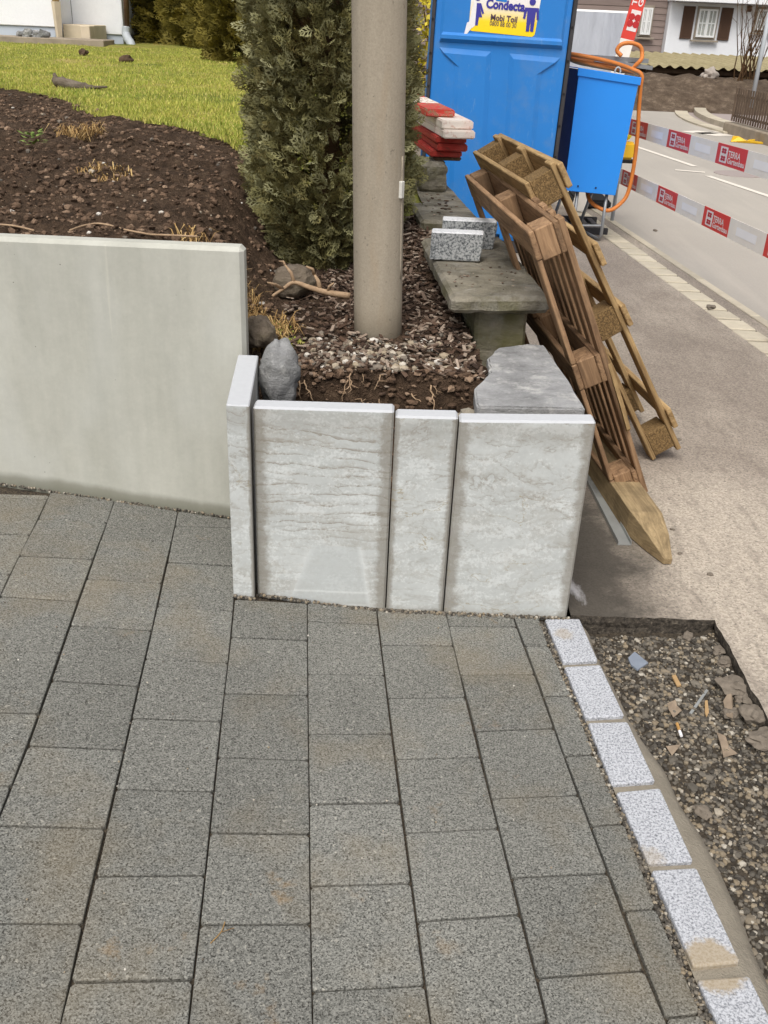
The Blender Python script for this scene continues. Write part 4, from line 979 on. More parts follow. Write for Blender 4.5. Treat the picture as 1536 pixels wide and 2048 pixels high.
MB().hull8([lf[0], lf[1], lf[1]+V((0, .01, 0)), lf[0]+V((0, .01, 0))], [lf[3], lf[2], lf[2]+V((0, .01, 0)), lf[3]+V((0, .01, 0))]).build('lid_flange', 'box_blue', bx, bev=.003)
MB().hull8([lf[3]-uz*.006+V((0, .01, 0)), lf[2]-uz*.006+V((0, .01, 0)), lb[2]-uz*.006, lb[3]-uz*.006], [lf[3]+V((0, .01, 0)), lf[2]+V((0, .01, 0)), lb[2], lb[3]]).build('lid', 'box_blue', bx)
lm = (lf[3]*.38+lf[2]*.62)+uz*.004+V((0, .012, 0)); o = MB(); o.tube([lm+ux*(.022*math.cos(a_))+uz*(.012+.03*math.sin(a_)) for a_ in [math.pi*k/10*1.0 for k in range(-1, 12)]], .0065, 8); o.build('lifting_eye', 'pipe_grey', bx, smooth=True)
for u, v in ((.25, .05), (.6, .05)):
    p = f[0].lerp(f[1], u)+uz*v*.9; o = MB(); o.tube([p+V((0, -.006, 0)), p+V((0, .004, 0))], .008, 8); o.build('rivet', 'box_side', bx)
# tubular stand
def smoothpath(pts, n_=6):
    pts = [V(p) for p in pts]; out = []
    for i in range(len(pts)-1):
        for k in range(n_): out.append(mn_cat(pts, i, k/n_))
    return out+[pts[-1]]
fl, frr = f[0].lerp(f[1], .28), f[0].lerp(f[1], .86)
for p in (fl, frr):
    q = p+V((0, .05, .02)); o = MB(); zf = .014
    o.tube([q, V((q.x, q.y, .06)), V((q.x-.004, q.y+.02, .022)), V((q.x-.02, q.y+.06, zf)), V((q.x-.10, q.y+.44, zf)), V((q.x-.115, q.y+.48, .03)), V((q.x-.115, q.y+.36, .12)), V((q.x-.06, q.y+.26, p.z+.02))], .0135, 10); o.build('stand_leg', 'steel', bx, smooth=True)
o = MB(); o.tube([fl+V((0, .06, -.28)), V((frr.x, frr.y+.06, fl.z-.28))], .011, 8); o.build('stand_rail', 'steel', bx)
# dark slatted grate on the ground below
gr_ = thing('ground_grate', 'dark slatted platform on the ground under the power box', 'grate', (1.55, 8.75, 0))
for k in range(7): slabq('slat', 1.25+k*.085, 1.25+k*.085+.05, 8.62, 9.15, .03, .05, 'trim_dark', gr_, .003)
for y_ in (8.60, 9.14): slabq('rail', 1.22, 1.86, y_, y_+.035, .002, .058, 'trim_dark', gr_, .004)
# orange hose: coils on the lid, one loop hanging to the ground side
def HP(x, y, Y): return AY(x, y, Y)
hz_ = lambda u, v, h_: lf[3].lerp(lf[2], u)+dp*v+uz*(h_)
pts = [HP(1243, 112, 8.56), HP(1234, 101, 8.58), HP(1243, 89, 8.58), HP(1262, 86, 8.58), HP(1280, 93, 8.57), HP(1284, 108, 8.56), HP(1280, 122, 8.52)]
coil = [hz_(.95, .85, .03), hz_(.7, .9, .03), hz_(.2, .8, .035), hz_(-.02, .5, .05), hz_(.2, .2, .04), hz_(.6, .25, .03), hz_(.95, .45, .03), hz_(1.0, .8, .045), hz_(.6, .95, .06), hz_(.15, .75, .07), hz_(-.06, .45, .085), hz_(.1, .15, .085), hz_(.5, .12, .075), hz_(.85, .2, .05), hz_(1.02, .12, .02)]
tail = [HP(1281, 175, 8.30), HP(1278, 215, 8.32), HP(1275, 270, 8.33), HP(1268, 330, 8.34), HP(1256, 385, 8.34), HP(1240, 408, 8.32), HP(1218, 421, 8.30), HP(1195, 414, 8.34), HP(1178, 398, 8.40), HP(1174, 375, 8.50)]
o = MB(); o.tube(smoothpath(pts+coil+tail, 6), .0165, 9); tag(o.build('hose', 'hose_orange', smooth=True), 'thick orange hose coiled on the blue box with a loop hanging down', 'hose')
# two galvanised tubes lying across the lid's rear
for (a, b, s_, lab) in (((1138, 111, 8.62), (1296, 122, 8.66), .034, 'square metal tube lying above the blue box behind the hose'), ((1190, 119, 8.50), (1304, 136, 8.56), .03, 'lower square metal tube lying askew over the blue box')):
    A, B = AY(*a), AY(*b); d = (B-A).normalized(); n1 = V((-d.y, d.x, 0)).normalized(); n2 = d.cross(n1); m_ = MB()
    q = lambda p, k: [p+n1*k*i+n2*k*j for i, j in ((-1, -1), (1, -1), (1, 1), (-1, 1))]
    vs = q(A, s_/2)+q(B, s_/2)+q(A, s_/2-.004)+q(B, s_/2-.004)
    m_.add(vs, [(i, (i+1) % 4, 4+(i+1) % 4, 4+i) for i in range(4)]+[(8+(i+1) % 4, 8+i, 12+i, 12+(i+1) % 4) for i in range(4)]+[(4+i, 4+(i+1) % 4, 12+(i+1) % 4, 12+i) for i in range(4)]+[(i, 8+i, 8+(i+1) % 4, (i+1) % 4) for i in range(4)])
    tag(m_.build('metal_tube', 'steel'), lab, 'metal tube')

# ================================================================== barrier planks with printed fields
BA, BB = V((2.005, 9.0, 0)), V((2.173, 6.0, 0)); bd = (BB-BA).normalized(); bn = V((-bd.y, bd.x, 0))
if bn.x > 0: bn = -bn          # towards the camera side
def onb(x, y): return PL(x, y, BA, bn)
def flower(m_, cx, cz, r_):
    for k in range(4):
        a_ = math.pi/4+k*math.pi/2; P_ = []
        ox, oz = cx+r_*.55*math.cos(a_), cz+r_*.55*math.sin(a_)
        for j in range(10): P_.append((ox+r_*.42*math.cos(2*math.pi*j/10), oz+r_*.42*math.sin(2*math.pi*j/10)))
        m_.append(P_)
def barrier(name, label, top, bot, reds):
    e = thing(name, label, 'barrier tape', (2.1, 7.0, 0), 'red and white barrier tapes across the footpath')
    tp_ = [((onb(*p)-BA).dot(bd), onb(*p).z) for p in top]; bt_ = [((onb(*p)-BA).dot(bd), onb(*p).z) for p in bot]
    def itp(L, s_):
        if s_ <= L[0][0]: a, b = L[0], L[1]
        elif s_ >= L[-1][0]: a, b = L[-2], L[-1]
        else: a, b = [(p, q) for p, q in zip(L, L[1:]) if p[0] <= s_ <= q[0]][0]
        return a[1]+(b[1]-a[1])*(s_-a[0])/(b[0]-a[0]+1e-9)
    zt = [sum(z for s_, z in tp_)/len(tp_), 0]; 
    def fit(L):
        n_ = len(L); mx = sum(s_ for s_, _ in L)/n_; mz = sum(z for _, z in L)/n_
        k = sum((s_-mx)*(z-mz) for s_, z in L)/sum((s_-mx)**2 for s_, _ in L); return k, mz-k*mx
    kt, ct = fit(tp_); kb, cb = fit(bt_); hgt = .128
    mid = lambda s_: ((kt*s_+ct)+(kb*s_+cb))/2
    P = lambda s_, v, off=0.: V((BA.x+bd.x*s_+bn.x*off, BA.y+bd.y*s_+bn.y*off, mid(s_)+(v-.5)*hgt+.02*0))
    rs = [((onb(*a)-BA).dot(bd), (onb(*b)-BA).dot(bd)) for a, b in reds]
    per = (rs[-1][0]-rs[0][0])/(len(rs)-1); wr = sum(b-a for a, b in rs[1:])/len(rs[1:]); s0 = rs[1][0]-per
    def piece(nm, a, b, mat):
        m_ = MB(); n_ = 6
        for k in range(n_+1):
            s_ = lerp(a, b, k/n_); m_.v += [tuple(P(s_, 0, .002)), tuple(P(s_, 1, .002)), tuple(P(s_, 0, -.002)), tuple(P(s_, 1, -.002))]
        for k in range(n_):
            i = 4*k; m_.f += [(i, i+1, i+5, i+4), (i+2, i+6, i+7, i+3), (i+1, i+3, i+7, i+5), (i, i+4, i+6, i+2)]; m_.a += [.5]*4
        m_.f += [(0, 2, 3, 1), (4*n_, 4*n_+1, 4*n_+3, 4*n_+2)]; m_.a += [.5]*2; return m_.build(nm, mat, e)
    for k in range(-2, 9):
        a = s0+k*per; r_ = piece('red_field', a, a+wr, 'tape_red'); wf = piece('white_field', a+wr, a+per, 'tape_white')
        if not 0 <= k < 6: continue
        # white logo box with a four-petal mark, then the two words
        lw = wr*.25; x0_ = a+wr*.13; m_ = MB(); q = [P(x0_, .12, .003), P(x0_+lw, .12, .003), P(x0_+lw, .88, .003), P(x0_, .88, .003)]; m_.add(q, [(0, 1, 2, 3)]); lo_ = m_.build('logo_field', 'print_white', r_)
        m_ = MB()
        for vz, rr_ in ((.68, .30), (.32, .30)):
            pet = []; flower(pet, 0, 0, 1.0)
            for pp in pet: m_.add([P(x0_+lw*.5+u*lw*.40, vz+v*.155, .004) for u, v in pp], [tuple(range(10))])
        m_.build('logo_mark', 'print_red', r_)
        m_ = MB()
        for txt, vb, wd in (('TERRA', .46, .40), ('Gartenbau', .16, .56)):
            vs, fs = text_geo(txt, 1.0, .02); w_ = max(v[0] for v in vs); sc_ = wr*wd/w_; sz_ = (.30 if txt == 'TERRA' else .27)/.72
            m_.add([P(x0_+lw+wr*.03+v[0]*sc_, vb+v[1]*sz_, .004) for v in vs], fs)
        m_.build('lettering', 'print_white', r_)
        m_ = MB(); q0 = a+wr+(per-wr)*.22; q1 = a+wr+(per-wr)*.78; m_.add([P(q0, .30, .003), P(q1, .30, .003), P(q1, .70, .003), P(q0, .70, .003)], [(0, 1, 2, 3)]); m_.build('pale_label', 'sticker_pale', wf)
    return P, e
Pu, eu = barrier('barrier_tape', 'upper red and white printed barrier tape in front of the road', [(1262, 237), (1300, 247), (1340, 260), (1386, 272), (1438, 286), (1496, 301), (1534, 309)], [(1258, 268), (1333, 295), (1428, 324), (1485, 343), (1536, 358)],
                 [((1262, 240), (1300, 250)), ((1338, 262), (1384, 274)), ((1436, 290), (1494, 304))])
Pl, el = barrier('barrier_tape', 'lower red and white printed barrier tape in front of the road', [(1244, 336), (1278, 353), (1319, 372), (1360, 390), (1409, 412), (1464, 436), (1528, 464)], [(1235, 366), (1269, 381), (1309, 403), (1349, 423), (1398, 446), (1450, 473), (1512, 503)],
                 [((1242, 338), (1277, 355)), ((1317, 374), (1358, 392)), ((1407, 414), (1462, 438)), ((1526, 465), (1590, 490))])
def bpost(s_, label):
    e = thing('barrier_post', label, 'post', (BA.x+bd.x*s_, BA.y+bd.y*s_, 0), 'posts of the barrier'); q = V((BA.x+bd.x*s_-bn.x*.03, BA.y+bd.y*s_-bn.y*.03, 0))
    o = MB(); o.tube([q+V((0, 0, .03)), q+V((0, 0, 1.12))], .021, 12); o.build('tube', 'steel', e, smooth=True)
    o = MB(); o.box(q+V((0, 0, .045)), (.36, .62, .085)); o.build('rubber_foot', 'rubber_black', e, bev=.02, seg=2)
bpost(-1.25, 'barrier post behind the blue box'); bpost(5.6, 'barrier post with black rubber foot further along the gutter')
ft = MB(); q = G(1566, 686); ft.box((q.x+.03, q.y, .04), (.22, .10, .066)); tag(ft.build('rubber_foot', 'rubber_black', bev=.02, seg=2), 'black rubber barrier foot lying at the edge of the gutter', 'barrier foot')
# upright printed plank behind the box
A0, A1 = AY(1240, 128, 9.7), AY(1289, -40, 9.7); d = (A1-A0).normalized(); nrx = V((d.z, 0, -d.x)); A0 = A0-d*(A0.z/d.z)+d*.02; e = thing('barrier_plank', 'upright red and white printed plank behind the blue box', 'plank', A0); wd = .125
L_ = (A1-A0).length; sB = (AY(1252, 78, 9.7)-A0).dot(d); sT = L_
def bq(a, b, nm, mat, off=0., w0=-.5, w1=.5, par=e):
    q = [A0+d*a+nrx*wd*w0, A0+d*a+nrx*wd*w1, A0+d*b+nrx*wd*w1, A0+d*b+nrx*wd*w0]; m_ = MB(); m_.hull8([p+V((0, -.008-off, 0)) for p in q], [p+V((0, .008, 0)) for p in q]); return m_.build(nm, mat, par)
bq(0, sB, 'white_field', 'tape_white'); rf = bq(sB, sT, 'red_field', 'tape_red')
bq(sB+.07, sB+.24, 'logo_field', 'print_white', .002, -.28, .42, rf); m_ = MB(); pet = []; flower(pet, 0, 0, .07)
for pp in pet: m_.add([A0+d*(sB+.155+v)+nrx*(u+.008)+V((0, -.0125, 0)) for u, v in pp], [tuple(range(10))])
m_.build('logo_mark', 'print_red', rf); m_ = MB()
for txt, off_, wl in (('TERRA', -.01, .30), ('Gartenbau', .045, .36)):
    vs, fs = text_geo(txt, 1.0, .02); w_ = max(v[0] for v in vs); m_.add([A0+d*(sB+.27+v[0]*wl/w_)+nrx*(off_-v[1]*.06)+V((0, -.0115, 0)) for v in vs], fs)
m_.build('lettering', 'print_white', rf)
# yellow warning lamp hung on the lower part of the post
lp = AY(1250, 318, 9.3); e = thing('warning_lamp', 'yellow battery warning lamp behind the blue box', 'warning lamp', (lp.x, lp.y, lp.z-.05))
o = MB(); o.box(lp+V((0, 0, -.015)), (.15, .13, .03)); o.build('base', 'rubber_black', e, bev=.006)
o = MB(); o.box(lp+V((0, 0, .075)), (.14, .11, .15)); o.build('battery_case', 'yellow_plastic', e, bev=.02, seg=2)
o = MB(); o.blob(lp+V((-.01, 0, .24)), .075, 2, 0., sq=(.8, .6, 1.1)); o.build('lens', 'yellow_lens', e, smooth=True)
o = MB(); o.tube([V((lp.x-.03, lp.y+.03, .0)), lp+V((-.03, .03, -.03))], .018, 8); o.build('lamp_stem', 'steel', e)

# ================================================================== white house on the lawn
HY = 17.0
def hp(x, y, Y=HY): return AY(x, y, Y)
lh = thing('white_house', 'white rendered house with blue-grey plinth at the top of the lawn', 'house', (-6, HY, .9))
def hb(name, xa, xb, ya, yb, za, zb, mat, par, bev=.01): return slabq(name, xa, xb, ya, yb, za, zb, mat, par, bev, 1)
xs0, xs1, xs2 = hp(-500, 60).x, hp(112, 60).x, hp(246, 60).x
zpl = hp(100, 54).z; zb0 = .80
w1 = hb('wall', xs0, xs1, HY, HY+.28, zpl, 6.0, 'render_white', lh); hb('plinth', xs0+.02, xs1-.02, HY+.03, HY+.27, zb0, zpl-.002, 'plinth_grey', lh)
zpl2 = hp(200, 68, HY+.9).z
hb('wall', xs1+.0, hp(247, 60, HY+.9).x, HY+.9, HY+6, zpl2, 6.0, 'render_white', lh); hb('plinth', xs1+.02, hp(247, 60, HY+.9).x-.02, HY+.93, HY+6, zb0, zpl2-.002, 'plinth_grey', lh)
hb('wall', xs1-.3, xs1-.001, HY+.285, HY+.899, zb0, 6.0, 'render_white', lh)
hb('step', hp(120, 60).x, hp(183, 60).x, HY+.15, HY+.85, zb0, hp(150, 49, HY+.15).z, 'stone_beige', lh); hb('step_cheek', hp(164, 60).x, hp(183, 60).x, HY-.1, HY+.14, zb0, hp(170, 51).z, 'stone_beige', lh)
rf = MB(); rf.prism([(xs0, HY-.8, 5.8), (xs0, HY+3.2, 8.2), (xs0, HY+7, 5.8)], (xs2-xs0+.6, 0, 0)); rf.build('roof', 'roof_tile', lh)
ter = hb('terrace_edge', hp(5, 80).x, hp(233, 80).x, HY-.75, HY-.12, .70, hp(120, 77, HY-.75).z, 'old_concrete', None); tag(ter, 'low weathered concrete terrace edge in front of the white house', 'terrace edge')
# downpipe: brown above, grey bend below
dp_ = thing('downpipe', 'rain downpipe at the house corner, brown above and grey below', 'downpipe', (hp(255, 60).x, HY+.8, .9))
o = MB(); o.tube([hp(246, -140, HY+.8), hp(254, 54, HY+.8)], .045, 10); o.build('upper_pipe', 'pipe_brown', dp_, smooth=True)
o = MB(); o.tube(smoothpath([hp(252, 53, HY+.8), hp(252, 68, HY+.78), hp(256, 78, HY+.7), hp(263, 90, HY+.6), hp(261, 101, HY+.55), hp(258, 110, HY+.5)]), .07, 12); o.build('lower_pipe', 'pipe_grey', dp_, smooth=True)
# tall planter with dry grass
pb = hp(119, 76, HY-.05); pl = thing('planter', 'tall tapered beige planter with dry grass by the house step', 'planter', (pb.x, pb.y, pb.z))
o = MB(); o.tube([pb, pb+V((0, 0, .52))], [.05, .075], 4); o.build('pot', 'stone_beige', pl)
o = MB()
for k in range(40):
    a_ = rnd(0, 6.3); L = rnd(.3, .7); s_ = rnd(.1, .35); p = pb+V((rnd(-.04, .04), rnd(-.04, .04), .5)); q = p+V((math.cos(a_)*s_, math.sin(a_)*s_, L))
    o.add([p+V((-.006, 0, 0)), p+V((.006, 0, 0)), q], [(0, 1, 2)])
o.build('dry_grass', 'straw', pl)
for k, (x, y) in enumerate(((44, 79), (56, 78), (66, 77), (77, 76), (88, 79), (100, 83), (60, 84))):
    p = hp(x, y, HY-.62); o = MB(); o.blob((p.x, p.y-.2 if k in (6,) else p.y, hp(120, 77, HY-.75).z+.03 if k < 5 else .97), rnd(.07, .11), 2, .5, sq=(1.2, .9, .75)); tag(o.build('field_stone', 'rock', smooth=False), 'grey field stone in the small pile on the terrace edge', 'stone', 'stones piled by the terrace')

# ================================================================== far house across the road
FY = 34.0
fh = thing('far_house', 'white house with brown shutters and a grey clad wing across the road', 'house', (9, FY, 0))
def fp(x, y, Y=FY): return AY(x, y, Y)
xw = fp(1336, 50).x
hb('wall', xw, 26, FY, FY+8, -.05, 2.50, 'render_white', fh); hb('upper_storey', xw-.05, 26, FY-.55, FY+8, 2.505, 5.6, 'render_white', fh)
hb('clad_wall', fp(1100, 50, FY+.4).x-6, xw-.002, FY+.4, FY+7.5, -.05, 5.4, 'surround_grey', fh)
for k in range(30):
    z_ = -.02+k*.18; hb('clad_board', fp(1100, 50, FY+.4).x-6, xw-.004, FY+.36, FY+.398, z_, z_+.165, 'cladding', fh, .004)
rf = MB(); rf.prism([(-4, FY-1.2, 5.5), (-4, FY+4, 9), (-4, FY+9, 5.5)], (31, 0, 0)); rf.build('roof', 'roof_tile', fh)
def window(x0_, y0_, x1_, y1_, Y, par, shut=False, bars=2, mid=True):
    a = fp(x0_, y1_, Y); b = fp(x1_, y0_, Y); xa, xb, za, zb_ = a.x, b.x, a.z, b.z
    wdw = hb('window', xa-.05, xb+.05, Y-.05, Y-.002, za-.05, zb_+.07, 'surround_grey', par, .006)
    hb('curtain', xa, xb, Y-.054, Y-.0505, za, zb_, 'curtain', wdw, 0)
    hb('sill', xa-.14, xb+.14, Y-.14, Y-.0505, za-.13, za-.075, 'surround_grey', wdw, .006)
    fw_ = .055
    for p in ((xa, xa+fw_, za, zb_), (xb-fw_, xb, za, zb_), (xa+fw_, xb-fw_, za, za+fw_), (xa+fw_, xb-fw_, zb_-fw_, zb_)): hb('frame', p[0], p[1], Y-.10, Y-.056, p[2], p[3], 'frame_white', wdw, .004)
    m_ = (xa+xb)/2; hb('frame', m_-.045, m_+.045, Y-.102, Y-.056, za+fw_, zb_-fw_, 'frame_white', wdw, .004)
    for s0_, s1_ in ((xa+fw_, m_-.045), (m_+.045, xb-fw_)):
        hb('pane', s0_, s1_, Y-.074, Y-.070, za+fw_, zb_-fw_, 'glass', wdw, 0); hb('glazing_bar', s0_, s1_, Y-.09, Y-.078, za+(zb_-za)*.5-.016, za+(zb_-za)*.5+.016, 'frame_white', wdw, 0)
        c_ = (s0_+s1_)/2; hb('glazing_bar', c_-.014, c_+.014, Y-.0895, Y-.0785, za+fw_, zb_-fw_, 'frame_white', wdw, 0)
    if shut:
        sw = (xb-xa)*.62
        for q0, q1 in ((xa-.12-sw, xa-.12), (xb+.12, xb+.12+sw)):
            sh_ = hb('shutter', q0, q1, Y-.05, Y-.003, za-.06, zb_+.06, 'shutter_brown', par, .006)
            for k in range(14): z_ = za+.02+k*(zb_-za-.04)/14; hb('louvre', q0+.06, q1-.06, Y-.062, Y-.0505, z_, z_+(zb_-za)/14*.7, 'shutter_brown', sh_, 0)
window(1389, 19, 1436, 74, FY, fh, True); window(1508, 20, 1552, 60, FY, fh); window(1278, 16, 1306, 69, FY+.36, fh)
o = fp(1498, 15, FY); hb('wall_lamp', o.x-.06, o.x+.06, FY-.12, FY-.002, o.z-.12, o.z+.05, 'shutter_brown', fh)
# grey tarp screen
ty = 21.0; m_ = MB(); xa, xb = AY(1120, 60, ty).x, AY(1262, 60, ty).x; zt = AY(1200, 24, ty).z; n_ = 40
vs = []
for i in range(n_+1):
    x = lerp(xa, xb, i/n_); yo = ty+.012*math.sin(i*1.3)+.04*mn.noise(V((i*.4, 0, 0)))
    for j in range(9): vs.append((x, yo+.03*mn.noise(V((i*.3, j*.6, 3))), lerp(.02, zt, j/8)))
m_.add(vs, [(i*9+j, (i+1)*9+j, (i+1)*9+j+1, i*9+j+1) for i in range(n_) for j in range(8)])
te = thing('tarp_screen', 'grey tarpaulin screen on a rail beyond the blue box', 'tarp screen', (xa, ty, 0)); m_.build('tarp', 'tarp', te, smooth=True)
o = MB(); o.tube([(xa-.1, ty+.06, zt), (xb+.1, ty+.06, zt)], .035, 8); o.build('top_rail', 'frame_white', te)
for x in (xa, (xa+xb)/2, xb): o = MB(); o.tube([(x, ty+.12, 0), (x, ty+.12, zt)], .03, 8); o.build('post', 'steel', te)
# corrugated shed roof behind the earth bank
she = thing('low_shed', 'low shed with mossy corrugated roof in front of the far house', 'shed', (9, 27, 0))
YA, YB = 26.5, 30.5; za, zb_ = AY(1420, 137, YA).z, AY(1420, 110, YB).z; xa = AY(1291, 133, YA).x; xe = 22.0; m_ = MB(); vs = []; n_ = int((xe-xa)/.045)
for i in range(n_+1):
    x = xa+i*.045; w_ = .035*math.sin(2*math.pi*i/6)
    for y, z in ((YA, za), (YB, zb_)): vs.append((x-(.0 if y == YA else .55), y, z+w_))
m_.add(vs, [(2*i, 2*i+2, 2*i+3, 2*i+1) for i in range(n_)]); m_.build('corrugated_roof', 'mossy', she, smooth=True)
hb('back_wall', xa+.2, xe, YB-.6, YB-.5, 0, zb_-.16, 'wood_dark', she)
hb('eave_beam', xa+.1, xe, YA+.25, YA+.37, za-.16, za-.05, 'wood_dark', she)
for k in range(12): x = xa+.4+k*1.1; hb('post', x, x+.12, YA+.25, YA+.37, -.05, za-.162, 'wood_pale', she)
# earth bank
def zbank(x, y):
    t = sm(23.6, 25.4, y)*sm(27.2, 26.2, y); top = .72+.05*mn.noise(V((x*.5, 0, 0)))-.02*(x-6)
    return -.03+t*(top+.10*fbm(x*1.3, y*1.3, 0, 3)+.06*fbm(x*5, y*5, 2, 3))
kind(grid('earth_bank', fr(3.5, 16, .1), fr(23.3, 27.4, .1), zbank, 'bank'), 'structure')
p = AY(1417, 152, 25.6); o = MB(); o.blob((p.x, p.y, zbank(p.x, p.y)+.06), .22, 3, .7, seed=3.3, sq=(1.4, .7, .65)); tag(o.build('plastic_bag', 'bag_grey', smooth=True), 'crumpled pale plastic bag on the earth bank', 'bag')
# picket fence on a concrete base
fa, fb = G(1444, 264), G(1536, 292); fb = fa+(fb-fa)*2.6; fd = (fb-fa).normalized(); fn = V((-fd.y, fd.x, 0)); fz = PL(1445, 242, fa, fn).z
fe = thing('picket_fence', 'rusty brown picket fence on a low concrete base across the road', 'fence', fa)
q = [fa, fb, fb-fn*.25, fa-fn*.25]
if ((fa-fn*.25)-fa).dot(V((1, 0, 0))) < 0: fn = -fn; q = [fa, fa-fn*.25, fb-fn*.25, fb]
MB().hull8([(p.x, p.y, -.05) for p in q], [(p.x, p.y, fz) for p in q]).build('base_wall', 'old_concrete', fe, bev=.02)
ptop = PL(1475, 176, fa-fn*.08, fn).z; Lf = (fb-fa).length; s_ = (PL(1463, 241, fa-fn*.08, fn)-fa).dot(fd)
k = 0
while s_ < Lf:
    p = fa+fd*s_-fn*.08; o = MB(); o.box((p.x, p.y, (fz+ptop)/2+.015), (.018, .045, ptop-fz-.03), Matrix.Rotation(math.atan2(fd.y, fd.x)-math.pi/2, 3, 'Z')); o.build('picket', 'fence', fe); s_ += .115
for z in (fz+.12, ptop-.12):
    o = MB(); a, b = fa+fd*.1-fn*.11, fb-fn*.11; o.tube([(a.x, a.y, z), (b.x, b.y, z)], .022, 6); o.build('rail', 'fence', fe)
for hh in (.1, .75): pass
# street sign pole and bare shrub
p0 = AY(1510, 172, 24.2); p1_ = AY(1528, 35, 24.2); sg = thing('sign_post', 'grey street sign post rising behind the picket fence', 'sign post', (p0.x, p0.y, 0))
o = MB(); o.tube([(p0.x, 24.2, 0), (p0.x, 24.2, p1_.z+.9)], .05, 10); o.build('tube', 'pipe_grey', sg, smooth=True)
zz = AY(1534, 52, 24.2); hb('sign_plate', p0.x+.06, p0.x+.5, 24.17, 24.19, zz.z-.12, zz.z+.1, 'sign_blue', sg)
def bare(px_, py_, Y, h_, label):
    b = AY(px_, py_, Y); e = thing('bare_shrub', label, 'shrub', (b.x, Y, b.z), 'leafless shrubs by the shed'); o = MB()
    for k in range(9):
        a_ = rnd(0, 6.3); t = rnd(.1, .35); p = V((b.x+rnd(-.1, .1), Y+rnd(-.1, .1), b.z-.1)); pts = [p]
        for j in range(6): pts.append(pts[-1]+V((math.cos(a_)*t*h_/6+rnd(-.05, .05), math.sin(a_)*t*h_/6, h_/6*rnd(.8, 1.1))))
        o.tube(pts, [.014*(1-j/7.)+.003 for j in range(7)], 5)
        for j in (2, 3, 4, 5):
            q = pts[j]; o.tube([q, q+V((rnd(-.25, .25), rnd(-.1, .1), rnd(.15, .4)))], [.005, .002], 4)
    o.build('branches', 'twig', e)
bare(1478, 152, 25.2, 2.0, 'leafless shrub in front of the corrugated shed roof'); bare(1503, 150, 25.4, 1.7, 'smaller leafless shrub beside the sign post')
# yellow hydrant cover / chock on the far pavement
p = G(1487, 285); e = thing('yellow_chock', 'yellow plastic wheel chock left on the road edge', 'chock', p)
o = MB(); o.prism([(p.x-.22, p.y, .003), (p.x+.34, p.y-.2, .003), (p.x+.32, p.y-.2, .03), (p.x+.0, p.y-.1, .04), (p.x-.10, p.y, .09), (p.x-.2, p.y, .09)], (.03, .10, 0)); o.build('block', 'yellow_plastic', e)
o = MB(); o.tube([(p.x+.1, p.y+.05, .03), (p.x+.35, p.y+.3, .02)], .02, 6); o.build('rod', 'yellow_plastic', e)

# ================================================================== conifers
def sprayquads(L, wd):
    """flat scale-leaf spray: list of thin rhombi in (u along, v across)"""
    out = []
    def rh(u0, v0, a_, l, w_):
        ca, sa = math.cos(a_), math.sin(a_); f_ = lambda u, v: (u0+u*ca-v*sa, v0+u*sa+v*ca)
        out.append([f_(0, 0), f_(l*.45, -w_/2), f_(l, 0), f_(l*.45, w_/2)])
    rh(0, 0, 0, L, wd*.8)
    for k in range(4):
        u = L*(.18+.2*k)
        for s_ in (-1, 1):
            l = L*(.52-.10*k)*rnd(.8, 1.15); a_ = s_*rad(rnd(32, 50)); rh(u, 0, a_, l, wd)
            if k < 3:
                for t, b in ((.45, .5), (.6, -.45)): rh(u+l*t*math.cos(a_), l*t*math.sin(a_), a_+s_*b, l*.5, wd*.9)
    return out
SPR = [sprayquads(.085, .0062) for _ in range(6)]
